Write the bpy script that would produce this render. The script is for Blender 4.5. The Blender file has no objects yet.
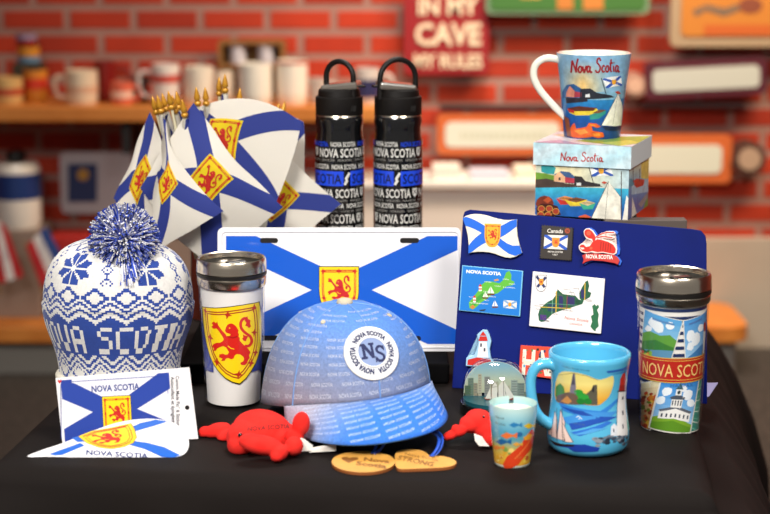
import bpy, bmesh, math, random
import numpy as np
from mathutils import Vector, Matrix
from mathutils.geometry import tessellate_polygon
from mathutils.bvhtree import BVHTree
random.seed(7)
PI = math.pi
SC = bpy.context.scene
COL = SC.collection

# ------------------------------------------------------------------ camera
T = 0.75                      # table top height above the floor
EYE = 0.53                    # camera height above the table top
F_PX = 1700.0
PITCH = math.radians(11.0)
cam_d = bpy.data.cameras.new('camera')
cam = bpy.data.objects.new('camera', cam_d); COL.objects.link(cam)
cam.location = (0, 0, T + EYE)
cam.rotation_euler = (PI/2 - PITCH, 0, 0)
cam_d.sensor_width = 36.0
cam_d.lens = F_PX/770*36
cam_d.clip_start = 0.05
cam_d.dof.use_dof = True
cam_d.dof.focus_distance = 1.92
cam_d.dof.aperture_fstop = 4.8
SC.camera = cam

# ------------------------------------------------------------------ world, lights, exposure
world = bpy.data.worlds.new('world'); SC.world = world
world.use_nodes = True
wn = world.node_tree.nodes
wn['Background'].inputs[0].default_value = (1.0, 0.965, 0.93, 1)
wn['Background'].inputs[1].default_value = 0.22

def area(name, loc, target, size, power, color=(1, 1, 1), size_y=None, spread=None):
    l = bpy.data.lights.new(name, 'AREA'); l.energy = power; l.color = color
    l.size = size
    if spread: l.spread = math.radians(spread)
    if size_y: l.shape = 'RECTANGLE'; l.size_y = size_y
    o = bpy.data.objects.new(name, l); COL.objects.link(o)
    o.location = loc
    o.rotation_euler = (Vector(target) - Vector(loc)).to_track_quat('-Z', 'Y').to_euler()
    return o
area('added_table_light', (-0.9, -0.5, 2.9), (0, 1.8, 0.8), 1.0, 20.5, (1, 0.96, 0.90), 0.6, 75)  # added key light behind the camera, aimed at the table, no fixture modelled
area('added_table_light', (1.1, 0.3, 2.9), (0.1, 1.8, 0.8), 0.8, 9, (1, 0.96, 0.90), 0.5, 75)  # second added key light, spread narrowed to keep it on the table
area('added_table_light', (0.1, 3.2, 3.1), (0.0, 2.1, 0.8), 0.9, 6, (1, 0.95, 0.88), 0.5, 70)  # added light from beyond the table for the flags, no fixture there
area('wall_fill_light', (1.45, 4.0, 2.3), (1.2, 5.15, 1.0), 0.9, 56, (1, 0.78, 0.52), 0.5)
area('wall_fill_light', (0.35, 4.2, 2.45), (0.3, 5.1, 0.9), 0.6, 14, (1, 0.85, 0.72), 0.3, 95)  # added fill to brighten the shelf mugs and white cabinet

SC.view_settings.view_transform = 'Standard'
SC.view_settings.look = 'None'
SC.view_settings.gamma = 1
SC.view_settings.use_curve_mapping = False
SC.view_settings.exposure = 0.0
SC.cycles.max_bounces = 8
SC.cycles.transparent_max_bounces = 24
SC.cycles.caustics_reflective = False
SC.cycles.caustics_refractive = False
SC.cycles.sample_clamp_indirect = 4.0

# ------------------------------------------------------------------ projection helpers (placing things at measured spots)
_cp, _sp = math.cos(PITCH), math.sin(PITCH)
CAM = Vector((0, 0, T + EYE))
def ray(px, py):
    a = (px - 385)/F_PX; b = (257 - py)/F_PX
    return Vector((a, _cp + b*_sp, -_sp + b*_cp))
def P(px, py, Y):
    d = ray(px, py); return CAM + d*(Y/d.y)
def G(px, py, z=0.0):
    d = ray(px, py); return CAM + d*((T + z - CAM.z)/d.z)
def zat(py, Y): return P(385, py, Y).z
def mpp(Y, z=0.1):            # metres per pixel at a depth
    return (Y*_cp + (EYE - z)*_sp)/F_PX

# ------------------------------------------------------------------ materials
def lin(c):
    if isinstance(c, str):
        c = c.lstrip('#'); c = tuple(int(c[i:i+2], 16)/255 for i in (0, 2, 4))
    return tuple(x/12.92 if x <= 0.04045 else ((x+0.055)/1.055)**2.4 for x in c[:3])
_m = {}
def mat(name, color='#808080', rough=0.5, metal=0.0, coat=0.0, sheen=0.0, bump=None, noise=None, emit=None, spec=0.5):
    """bump=(scale, strength, distance); noise=(scale, amount, color2)"""
    if name in _m: return _m[name]
    m = bpy.data.materials.new(name); m.use_nodes = True
    nt = m.node_tree; b = nt.nodes['Principled BSDF']
    col = lin(color)
    b.inputs['Base Color'].default_value = (*col, 1)
    b.inputs['Roughness'].default_value = rough
    b.inputs['Metallic'].default_value = metal
    b.inputs['Coat Weight'].default_value = coat
    b.inputs['Coat Roughness'].default_value = 0.08
    b.inputs['Specular IOR Level'].default_value = spec
    if sheen:
        b.inputs['Sheen Weight'].default_value = sheen
        b.inputs['Sheen Tint'].default_value = (*col, 1)
        b.inputs['Sheen Roughness'].default_value = 0.4
    tc = nt.nodes.new('ShaderNodeTexCoord')
    if noise:
        n = nt.nodes.new('ShaderNodeTexNoise'); n.inputs['Scale'].default_value = noise[0]; n.inputs['Detail'].default_value = 4
        nt.links.new(tc.outputs['Object'], n.inputs['Vector'])
        r = nt.nodes.new('ShaderNodeValToRGB')
        r.color_ramp.elements[0].position = 0.35; r.color_ramp.elements[1].position = 0.65
        r.color_ramp.elements[0].color = (*col, 1); r.color_ramp.elements[1].color = (*lin(noise[1]), 1)
        nt.links.new(n.outputs['Fac'], r.inputs['Fac']); nt.links.new(r.outputs['Color'], b.inputs['Base Color'])
    if bump:
        n = nt.nodes.new('ShaderNodeTexNoise'); n.inputs['Scale'].default_value = bump[0]; n.inputs['Detail'].default_value = 3
        nt.links.new(tc.outputs['Object'], n.inputs['Vector'])
        bp = nt.nodes.new('ShaderNodeBump'); bp.inputs['Strength'].default_value = bump[1]; bp.inputs['Distance'].default_value = bump[2]
        nt.links.new(n.outputs['Fac'], bp.inputs['Height']); nt.links.new(bp.outputs['Normal'], b.inputs['Normal'])
    if emit:
        b.inputs['Emission Color'].default_value = (*lin(emit[0]), 1); b.inputs['Emission Strength'].default_value = emit[1]
    _m[name] = m
    return m
def print_mat(name, rough=0.5, coat=0.0, vary=0.0, vscale=60, transl=0.0, bump=None, sheen=0.0, spec=0.5):
    """printed surface: colour of the ink comes from the mesh's colour attribute, varied by noise"""
    if name in _m: return _m[name]
    m = bpy.data.materials.new(name); m.use_nodes = True
    nt = m.node_tree; b = nt.nodes['Principled BSDF']
    a = nt.nodes.new('ShaderNodeAttribute'); a.attribute_name = 'Col'
    src = a.outputs['Color']
    tc = nt.nodes.new('ShaderNodeTexCoord')
    if vary:
        n = nt.nodes.new('ShaderNodeTexNoise'); n.inputs['Scale'].default_value = vscale; n.inputs['Detail'].default_value = 5
        nt.links.new(tc.outputs['Object'], n.inputs['Vector'])
        mr = nt.nodes.new('ShaderNodeMapRange'); mr.inputs['From Min'].default_value = 0.3; mr.inputs['From Max'].default_value = 0.7
        mr.inputs['To Min'].default_value = 1 - vary; mr.inputs['To Max'].default_value = 1 + vary
        nt.links.new(n.outputs['Fac'], mr.inputs['Value'])
        vm = nt.nodes.new('ShaderNodeVectorMath'); vm.operation = 'SCALE'
        nt.links.new(src, vm.inputs[0]); nt.links.new(mr.outputs['Result'], vm.inputs['Scale'])
        src = vm.outputs['Vector']
    nt.links.new(src, b.inputs['Base Color'])
    b.inputs['Roughness'].default_value = rough
    b.inputs['Coat Weight'].default_value = coat
    b.inputs['Coat Roughness'].default_value = 0.06
    b.inputs['Specular IOR Level'].default_value = spec
    if sheen: b.inputs['Sheen Weight'].default_value = sheen
    if bump:
        n = nt.nodes.new('ShaderNodeTexNoise'); n.inputs['Scale'].default_value = bump[0]
        nt.links.new(tc.outputs['Object'], n.inputs['Vector'])
        bp = nt.nodes.new('ShaderNodeBump'); bp.inputs['Strength'].default_value = bump[1]; bp.inputs['Distance'].default_value = bump[2]
        nt.links.new(n.outputs['Fac'], bp.inputs['Height']); nt.links.new(bp.outputs['Normal'], b.inputs['Normal'])
    if transl:
        t = nt.nodes.new('ShaderNodeBsdfTranslucent'); nt.links.new(src, t.inputs['Color'])
        mx = nt.nodes.new('ShaderNodeMixShader'); mx.inputs[0].default_value = transl
        nt.links.new(b.outputs[0], mx.inputs[1]); nt.links.new(t.outputs[0], mx.inputs[2])
        nt.links.new(mx.outputs[0], nt.nodes['Material Output'].inputs['Surface'])
    _m[name] = m
    return m
def clear_mat(name, tint='#ffffff', ior=1.45, rough=0.02, extra=0.0):
    """thin clear plastic or glass: fresnel reflection over straight-through transparency"""
    if name in _m: return _m[name]
    m = bpy.data.materials.new(name); m.use_nodes = True
    nt = m.node_tree; nt.nodes.remove(nt.nodes['Principled BSDF'])
    tr = nt.nodes.new('ShaderNodeBsdfTransparent'); tr.inputs[0].default_value = (*lin(tint), 1)
    gl = nt.nodes.new('ShaderNodeBsdfGlossy'); gl.inputs['Roughness'].default_value = rough
    fr = nt.nodes.new('ShaderNodeFresnel'); fr.inputs[0].default_value = ior
    gm = nt.nodes.new('ShaderNodeNewGeometry'); iv = nt.nodes.new('ShaderNodeMath'); iv.operation = 'SUBTRACT'; iv.inputs[0].default_value = 1.0
    nt.links.new(gm.outputs['Backfacing'], iv.inputs[1])
    mu = nt.nodes.new('ShaderNodeMath'); mu.operation = 'MULTIPLY'
    nt.links.new(fr.outputs[0], mu.inputs[0]); nt.links.new(iv.outputs[0], mu.inputs[1])
    fac = mu.outputs[0]
    if extra:
        ad = nt.nodes.new('ShaderNodeMath'); ad.operation = 'ADD'; ad.inputs[1].default_value = extra
        nt.links.new(fac, ad.inputs[0]); fac = ad.outputs[0]
    mx = nt.nodes.new('ShaderNodeMixShader')
    nt.links.new(fac, mx.inputs[0]); nt.links.new(tr.outputs[0], mx.inputs[1]); nt.links.new(gl.outputs[0], mx.inputs[2])
    nt.links.new(mx.outputs[0], nt.nodes['Material Output'].inputs['Surface'])
    _m[name] = m
    return m

# ------------------------------------------------------------------ objects
def thing(name, label, cat, loc=(0, 0, 0), group=None):
    o = bpy.data.objects.new(name, None); COL.objects.link(o)
    o.empty_display_size = 0.02
    o.location = loc; o['label'] = label; o['category'] = cat
    if group: o['group'] = group
    return o
def tag(o, label, cat, group=None):
    o['label'] = label; o['category'] = cat
    if group: o['group'] = group
    return o
def link(name, me, m, parent=None, label=None):
    o = bpy.data.objects.new(name, me); COL.objects.link(o)
    if m is not None and not me.materials: me.materials.append(m)
    if parent is not None:
        o.parent = parent
        loc = Vector((0, 0, 0)); p = parent
        while p is not None:
            loc += p.location; p = p.parent
        if parent.type == 'EMPTY':
            o.matrix_parent_inverse = Matrix.Translation(-loc)
    if label: o['label'] = label
    return o
def obj(name, bm, m, parent=None, smooth=False, bevel=0, label=None, subsurf=0, seg=2):
    bmesh.ops.recalc_face_normals(bm, faces=bm.faces)
    me = bpy.data.meshes.new(name); bm.to_mesh(me); bm.free()
    if smooth:
        for p in me.polygons: p.use_smooth = True
        if smooth != 'all':
            try: me.set_sharp_from_angle(angle=math.radians(38))
            except Exception: pass
    o = link(name, me, m, parent, label)
    if bevel:
        b = o.modifiers.new('bevel', 'BEVEL'); b.width = bevel; b.segments = seg; b.limit_method = 'ANGLE'
    if subsurf:
        s = o.modifiers.new('sub', 'SUBSURF'); s.levels = subsurf; s.render_levels = subsurf
    return o
def dup(root, delta, label=None, group=None):
    r = root.copy(); COL.objects.link(r); r.location = root.location + Vector(delta)
    if label: r['label'] = label
    if group: r['group'] = group
    for ch in list(root.children):
        c = ch.copy(); COL.objects.link(c); c.parent = r
        for g in ch.children:
            d = g.copy(); COL.objects.link(d); d.parent = c
    return r
def struct(o): o['kind'] = 'structure'; return o

def lathe_bm(prof, center, seg=64, sy=1.0, bm=None, cap0=True, cap1=True, zbase=0.0):
    bm = bm or bmesh.new(); rings = []
    for r, z in prof:
        if r < 1e-6:
            rings.append([bm.verts.new((center[0], center[1], z + zbase))]); continue
        rings.append([bm.verts.new((center[0] + r*math.sin(2*PI*i/seg), center[1] - r*sy*math.cos(2*PI*i/seg), z + zbase)) for i in range(seg)])
    for a, b in zip(rings, rings[1:]):
        if len(a) == 1 and len(b) == 1: continue
        for i in range(seg):
            j = (i+1) % seg
            if len(a) == 1: bm.faces.new((a[0], b[j], b[i]))
            elif len(b) == 1: bm.faces.new((a[i], a[j], b[0]))
            else: bm.faces.new((a[i], a[j], b[j], b[i]))
    if cap0 and len(rings[0]) > 1: bm.faces.new(rings[0])
    if cap1 and len(rings[-1]) > 1: bm.faces.new(rings[-1])
    return bm
def tube_bm(pts, r, seg=10, bm=None, flat=1.0, closed=False, up=None):
    """tube through pts; r number or list"""
    bm = bm or bmesh.new(); pts = [Vector(p) for p in pts]; n = len(pts)
    rs = r if isinstance(r, (list, tuple)) else [r]*n
    rings = []; prev = None
    for i, p in enumerate(pts):
        if closed: t = pts[(i+1) % n] - pts[i-1]
        else: t = pts[min(i+1, n-1)] - pts[max(i-1, 0)]
        t.normalize()
        ref = Vector(up) if up else (prev or (Vector((0, 0, 1)) if abs(t.z) < 0.9 else Vector((1, 0, 0))))
        a = ref - t*ref.dot(t)
        if a.length < 1e-6: a = t.orthogonal()
        a.normalize(); prev = a; b = t.cross(a)
        rings.append([bm.verts.new(p + (a*math.cos(2*PI*k/seg)*flat + b*math.sin(2*PI*k/seg))*rs[i]) for k in range(seg)])
    m = n if closed else n-1
    for i in range(m):
        A, B = rings[i], rings[(i+1) % n]
        for k in range(seg):
            l = (k+1) % seg; bm.faces.new((A[k], A[l], B[l], B[k]))
    if not closed: bm.faces.new(rings[0]); bm.faces.new(list(reversed(rings[-1])))
    return bm
def smooth_pts(pts, n=8, closed=False):
    pts = [Vector(p) for p in pts]; out = []; N = len(pts)
    for i in range(N if closed else N-1):
        p1, p2 = pts[i], pts[(i+1) % N]
        p0 = pts[i-1] if (i > 0 or closed) else p1*2 - p2
        p3 = pts[(i+2) % N] if (i+2 < N or closed) else p2*2 - p1
        for k in range(n):
            t = k/n
            out.append(0.5*((2*p1) + (-p0+p2)*t + (2*p0-5*p1+4*p2-p3)*t*t + (-p0+3*p1-3*p2+p3)*t**3))
    if not closed: out.append(pts[-1])
    return out
def box_bm(c, s, bm=None, rz=0.0):
    bm = bm or bmesh.new(); R = Matrix.Rotation(rz, 4, 'Z')
    r = bmesh.ops.create_cube(bm, size=1.0)
    for v in r['verts']:
        v.co = R @ Vector((v.co.x*s[0], v.co.y*s[1], v.co.z*s[2])) + Vector(c)
    return bm
def prism_bm(front, back, bm=None):
    """closed slab between two matching outlines"""
    bm = bm or bmesh.new()
    a = [bm.verts.new(p) for p in front]; b = [bm.verts.new(p) for p in back]
    fr = bm.faces.new(a); bk = bm.faces.new(list(reversed(b)))
    n = len(a)
    for i in range(n):
        j = (i+1) % n; bm.faces.new((a[i], b[i], b[j], a[j]))
    bmesh.ops.triangulate(bm, faces=[fr, bk])
    return bm
def ellip_bm(c, r, bm=None, rot=None, sub=3):
    bm = bm or bmesh.new()
    g = bmesh.ops.create_icosphere(bm, subdivisions=sub, radius=1.0)
    M = rot or Matrix.Identity(3)
    for v in g['verts']:
        v.co = M @ Vector((v.co.x*r[0], v.co.y*r[1], v.co.z*r[2])) + Vector(c)
    return bm

# ------------------------------------------------------------------ flat artwork (y grows downwards), wrapped onto real surfaces
def circle_pts(cx, cy, rx, ry=None, n=24, a0=0, a1=2*PI):
    ry = rx if ry is None else ry
    full = abs(a1-a0-2*PI) < 1e-6; m = n if full else n+1
    return [(cx + rx*math.cos(a0+(a1-a0)*i/n), cy + ry*math.sin(a0+(a1-a0)*i/n)) for i in range(m)]
def round_rect(x0, y0, x1, y1, r, n=5):
    out = []
    for cx, cy, a in ((x1-r, y0+r, -PI/2), (x1-r, y1-r, 0), (x0+r, y1-r, PI/2), (x0+r, y0+r, PI)):
        out += [(cx + r*math.cos(a+PI/2*i/n), cy + r*math.sin(a+PI/2*i/n)) for i in range(n+1)]
    return out
def spline2(pts, n=6, closed=False): return [(p.x, p.y) for p in smooth_pts([(x, y, 0) for x, y in pts], n, closed)]
def quad_xf(q):
    """bilinear map of the unit square to a quad given as TL, TR, BR, BL"""
    (ax, ay), (bx, by), (cx, cy), (dx, dy) = q
    return lambda u, v: ((ax*(1-u)+bx*u)*(1-v) + (dx*(1-u)+cx*u)*v, (ay*(1-u)+by*u)*(1-v) + (dy*(1-u)+cy*u)*v)
_tx = {}
def text_tris(s, bold):
    k = (s, bold)
    if k in _tx: return _tx[k]
    cu = bpy.data.curves.new('tmp_text', 'FONT'); cu.body = s; cu.size = 1.0; cu.resolution_u = 2; cu.offset = bold
    o = bpy.data.objects.new('tmp_text', cu); COL.objects.link(o)
    dg = bpy.context.evaluated_depsgraph_get()
    me = bpy.data.meshes.new_from_object(o.evaluated_get(dg))
    vs = [v.co.copy() for v in me.vertices]
    polys = [[(vs[i].x, vs[i].y) for i in p.vertices] for p in me.polygons]
    bpy.data.objects.remove(o); bpy.data.curves.remove(cu); bpy.data.meshes.remove(me)
    xs = [x for p in polys for x, y in p]
    _tx[k] = (polys, min(xs), max(xs))
    return _tx[k]
CAPH = 0.73
class Art:
    def __init__(s): s.items = []; s.xf = None; s.clip = None; s.lift = 0
    def _add(s, polys, col):
        if s.xf: polys = [[s.xf(x, y) for x, y in p] for p in polys]
        if s.clip: polys = [q for q in (s._cl(p) for p in polys) if q]
        if not polys: return
        xs = [x for p in polys for x, y in p]; ys = [y for p in polys for x, y in p]
        bb = (min(xs), min(ys), max(xs), max(ys))
        L = 0
        for b, l in ((i[2], i[3]) for i in s.items):
            if b[0] < bb[2] and b[2] > bb[0] and b[1] < bb[3] and b[3] > bb[1]: L = max(L, l+1)
        s.items.append((polys, col, bb, max(L, s.lift)))
    def _cl(s, poly):
        C = s.clip; n = len(C)
        area = sum(C[i][0]*C[(i+1) % n][1] - C[(i+1) % n][0]*C[i][1] for i in range(n))
        sg = 1 if area > 0 else -1; out = poly
        for i in range(n):
            (ax, ay), (bx, by) = C[i], C[(i+1) % n]; inp = out; out = []
            if not inp: return None
            d = lambda p: sg*((bx-ax)*(p[1]-ay) - (by-ay)*(p[0]-ax))
            for k in range(len(inp)):
                p, q = inp[k-1], inp[k]; dp, dq = d(p), d(q)
                if (dp >= 0) != (dq >= 0):
                    t = dp/(dp-dq); out.append((p[0]+(q[0]-p[0])*t, p[1]+(q[1]-p[1])*t))
                if dq >= 0: out.append(q)
        return out if len(out) >= 3 else None
    def poly(s, pts, col, holes=()):
        loops = [[Vector((x, y, 0)) for x, y in pts]] + [[Vector((x, y, 0)) for x, y in h] for h in holes]
        flat = [(v.x, v.y) for l in loops for v in l]
        s._add([[flat[i] for i in t] for t in tessellate_polygon(loops)], col)
    def rect(s, x0, y0, x1, y1, col): s.poly([(x0, y0), (x1, y0), (x1, y1), (x0, y1)], col)
    def circ(s, cx, cy, r, col, ry=None, n=20): s.poly(circle_pts(cx, cy, r, ry, n), col)
    def stroke(s, pts, w, col, smooth=0, closed=False, taper=0):
        if smooth: pts = spline2(pts, smooth, closed)
        n = len(pts); L = []; R = []
        for i, (x, y) in enumerate(pts):
            if closed: a, b = pts[i-1], pts[(i+1) % n]
            else: a, b = pts[max(i-1, 0)], pts[min(i+1, n-1)]
            dx, dy = b[0]-a[0], b[1]-a[1]; l = math.hypot(dx, dy) or 1
            # mitre correction
            k = 1.0
            if 0 < i < n-1 or closed:
                p, q = pts[i-1], pts[(i+1) % n]
                e1 = (x-p[0], y-p[1]); e2 = (q[0]-x, q[1]-y)
                m1 = math.hypot(*e1) or 1; m2 = math.hypot(*e2) or 1
                c = (e1[0]*e2[0]+e1[1]*e2[1])/(m1*m2); k = min(1.6, 1/max(0.3, math.sqrt(max(0, (1+c)/2))))
            ww = w/2*k
            if taper: ww *= 1 - taper*abs(2*i/(n-1)-1)**2
            L.append((x - dy/l*ww, y + dx/l*ww)); R.append((x + dy/l*ww, y - dx/l*ww))
        m = n if closed else n-1
        s._add([[L[i], L[(i+1) % n], R[(i+1) % n], R[i]] for i in range(m)], col)
    def text(s, t, x, y, h, col, w=None, bold=0.0, shear=0.0, rot=0.0, align='C', path=None):
        """baseline y, cap height h; w = forced width; path(d, up)->(x, y) bends the line"""
        polys, x0, x1 = text_tris(t, bold)
        k = h/CAPH; kx = (w/(x1-x0)) if w else k
        wid = (x1-x0)*kx; off = {'C': -wid/2, 'L': 0, 'R': -wid}[align]
        cr, sr = math.cos(rot), math.sin(rot); out = []
        for p in polys:
            q = []
            for (a, b) in p:
                X = (a-x0)*kx + off + shear*b*k; Y = b*k
                if path: q.append(path(X, Y))
                else: q.append((x + X*cr + Y*sr, y + X*sr - Y*cr))
            out.append(q)
        s._add(out, col)
    def build(s, name, mapf, parent, m, step=None, base=0.0002, eps=0.00003, label=None, both=0.0):
        bm = bmesh.new(); il = bm.faces.layers.int.new('it')
        for idx, (polys, col, bb, L) in enumerate(s.items):
            for p in polys:
                try: f = bm.faces.new([bm.verts.new((x, y, L)) for x, y in p])
                except ValueError: continue
                f[il] = idx
        if step:
            xs = [v.co.x for v in bm.verts]; ys = [v.co.y for v in bm.verts]
            sx, sy = step if isinstance(step, (tuple, list)) else (step, step)
            for ax, lo, hi, st in ((0, min(xs), max(xs), sx), (1, min(ys), max(ys), sy)):
                if not st: continue
                k = math.ceil(lo/st)*st
                while k < hi:
                    # only faces crossing the line
                    fs = [f for f in bm.faces if min(v.co[ax] for v in f.verts) < k-1e-5 and max(v.co[ax] for v in f.verts) > k+1e-5]
                    if fs:
                        es = set(e for f in fs for e in f.edges); vs = set(v for f in fs for v in f.verts)
                        co = [0, 0, 0]; co[ax] = k; no = [0, 0, 0]; no[ax] = 1
                        bmesh.ops.bisect_plane(bm, geom=list(vs)+list(es)+fs, plane_co=co, plane_no=no, dist=1e-7)
                    k += st
        bm.verts.index_update()
        V = []; N = []; UV = []
        for v in bm.verts:
            p, n = mapf(v.co.x, v.co.y); n = Vector(n).normalized()
            UV.append((v.co.x, v.co.y)); V.append(Vector(p) + n*(base + eps*v.co.z)); N.append(n)
        F = []; C = []
        for f in bm.faces:
            ix = [v.index for v in f.verts]
            a, b, c = V[ix[0]], V[ix[1]], V[ix[2]]
            nn = (b-a).cross(c-a)
            if nn.dot(N[ix[0]]) < 0: ix.reverse()
            col = s.items[f[il]][1]
            F.append(ix)
            for i in ix: C.append(lin(col(*UV[i]) if callable(col) else col))
        nv = len(V)
        if both:
            V += [v - n*(2*base + both + 2*eps*0) for v, n in zip(V, N)]
            F += [[i+nv for i in reversed(f)] for f in F]
            k = 0; C2 = []
            for f in F[:len(F)//2]:
                C2 += list(reversed(C[k:k+len(f)])); k += len(f)
            C += C2; N += [-n for n in N]
        bm.free()
        me = bpy.data.meshes.new(name); me.from_pydata([tuple(v) for v in V], [], F)
        ca = me.color_attributes.new('Col', 'FLOAT_COLOR', 'CORNER')
        arr = np.ones((len(C), 4), dtype=np.float32); arr[:, :3] = np.array(C, dtype=np.float32)
        ca.data.foreach_set('color', arr.ravel())
        me.polygons.foreach_set('use_smooth', [True]*len(F))
        me.normals_split_custom_set_from_vertices([tuple(n) for n in N])
        return link(name, me, m, parent, label)
def lerp(a, b, t):
    t = max(0, min(1, t)); h = lambda c: tuple(int(c[i:i+2], 16)/255 for i in (1, 3, 5)) if isinstance(c, str) else c
    a, b = h(a), h(b); return tuple(a[i]*(1-t)+b[i]*t for i in range(3))
def vgrad(y0, y1, *cols):
    def f(x, y):
        t = max(0, min(0.9999, (y-y0)/(y1-y0)))*(len(cols)-1); i = int(t); return lerp(cols[i], cols[i+1], t-i)
    return f

# surfaces to print on
class Plane:
    def __init__(s, p0, n):
        s.p0 = Vector(p0); s.n = Vector(n).normalized()
        if s.n.dot(CAM - s.p0) < 0: s.n = -s.n
    def hit(s, px, py, off=0.0):
        d = ray(px, py); q = s.p0 + s.n*off; return CAM + d*((q - CAM).dot(s.n)/d.dot(s.n))
    def map(s, off=0.0): return lambda x, y: (s.hit(x, y, off), s.n)
def plane3(a, b, c): return Plane(a, (Vector(b)-Vector(a)).cross(Vector(c)-Vector(a)))
def slab(name, pl, outline, off0, off1, m, parent, bevel=0.0, label=None, smooth=False):
    fr = [pl.hit(x, y, off1) for x, y in outline]; bk = [p - pl.n*(off1-off0) for p in fr]
    return obj(name, prism_bm(fr, bk), m, parent, bevel=bevel, label=label, smooth=smooth)
class Round:
    """a turned surface standing at (X, Y); R(z) radius, z above the table"""
    def __init__(s, X, Y, R, zref, cx=None):
        s.X, s.Y, s.R = X, Y, R
        s.zr = zref; s.r0 = R(zref); s.k = mpp(Y - s.r0, zref)
        s.cx = 385 + X/mpp(Y, zref) if cx is None else cx
        s.Rpx = s.r0/s.k
        s.ex = (EYE - zref)/math.hypot(Y, EYE - zref)
    def zof(s, y):
        z = s.zr
        for _ in range(4): z = zat(y, s.Y - s.R(z)) - T
        return z
    def map(s):
        def f(x, y):
            z = s.zof(y); a = (x - s.cx)/s.Rpx; r = s.R(z)
            dr = (s.R(z+0.002) - s.R(z-0.002))/0.004
            return (s.X + r*math.sin(a), s.Y - r*math.cos(a), T+z), (math.sin(a), -math.cos(a), -dr)
        return f
    def pre(s):
        def f(x, y):
            Rl = s.R(s.zof(y))/s.k
            t = max(-0.985, min(0.985, (x - s.cx)/Rl)); a = math.asin(t)
            return s.cx + s.Rpx*a, y + s.ex*s.Rpx*(1 - math.cos(a))*0.97
        return f

# ------------------------------------------------------------------ emblems
YEL, RED, BLU, WHT, NAVY, BLK = '#f7d417', '#c8231c', '#1f5fc4', '#ece9e6', '#14245e', '#15130f'
FLB = '#2f3f96'
LION = [(170,155),(178,142),(190,135),(204,133),(215,140),(226,148),(232,160),(240,172),(236,186),(243,196),(238,206),(246,218),(244,230),(252,240),(262,252),
 (276,264),(290,278),(302,298),(294,316),(298,330),(288,345),(284,360),(270,372),(250,370),(246,358),(262,350),(268,336),(262,322),(246,310),(226,308),(214,318),(210,332),(196,338),(178,330),(166,334),(158,346),
 (138,348),(146,334),(126,326),(128,310),(148,306),(162,312),(176,310),(184,298),(176,284),(168,270),(150,262),(134,268),(116,276),(106,290),(92,290),(96,276),(84,266),(94,252),(112,244),(132,244),(148,236),(156,226),
 (150,210),(138,192),(126,174),(114,162),(96,164),(84,152),(96,144),(86,132),(100,122),(110,132),(120,124),(124,142),(136,160),(150,178),(162,190),(168,196),(172,206),(190,204),(196,196),(184,190),(170,186),(164,176),(166,166)]
LTAIL = [(272,262),(292,262),(306,248),(310,228),(300,205),(280,190),(262,172),(252,150),(254,125),(268,106),(284,104)]
def lion(A, cx, cy, s, col=RED, rot=0.0, fine=True):
    k = s/270.0; c, q = math.cos(rot), math.sin(rot)
    f = lambda x, y: (cx + ((x-198)*c - (y-238)*q)*k, cy + ((x-198)*q + (y-238)*c)*k)
    A.poly([f(*p) for p in LION], col)
    A.stroke([f(*p) for p in spline2(LTAIL, 3)], 15*k, col)
    A.poly([f(*p) for p in [(280,100),(290,92),(292,108),(306,116),(302,134),(308,150),(296,160),(286,148),(276,146),(284,130),(274,118)]], col)
    A.poly([f(*p) for p in [(262,196),(276,204),(292,206),(284,220),(278,236),(266,232),(258,220),(266,212)]], col)
    if fine:
        A.circ(*f(190, 160), 4*k, YEL, n=8)
        A.stroke([f(178, 262), f(196, 276), f(214, 280)], 5*k, YEL)
        A.stroke([f(176, 208), f(206, 216), f(232, 208)], 5*k, '#8e120e')
def fleur(A, x, y, s, col=RED, rot=0):
    for a in (rot, rot+PI/2, rot+PI, rot+3*PI/2):
        A._add([[(x+s*0.35*math.cos(a-1), y+s*0.35*math.sin(a-1)), (x+s*math.cos(a), y+s*math.sin(a)), (x+s*0.35*math.cos(a+1), y+s*0.35*math.sin(a+1)), (x, y)]], col)
def inset(pts, c, k): return [(c[0]+(x-c[0])*k, c[1]+(y-c[1])*k) for x, y in pts]
def shield_pts(cx, cy, w, h, n=8):
    R = []
    for i in range(n+1):
        t = i/n; a = t*PI/2
        R.append((cx + w/2*math.cos(a)**0.8 if a < PI/2-1e-6 else cx, cy - h*0.05 + h*0.55*math.sin(a)**1.05))
    R = [(cx + w/2, cy - h/2)] + R
    Lft = [(2*cx-x, y) for x, y in reversed(R[:-1])]
    return R + Lft
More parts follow.
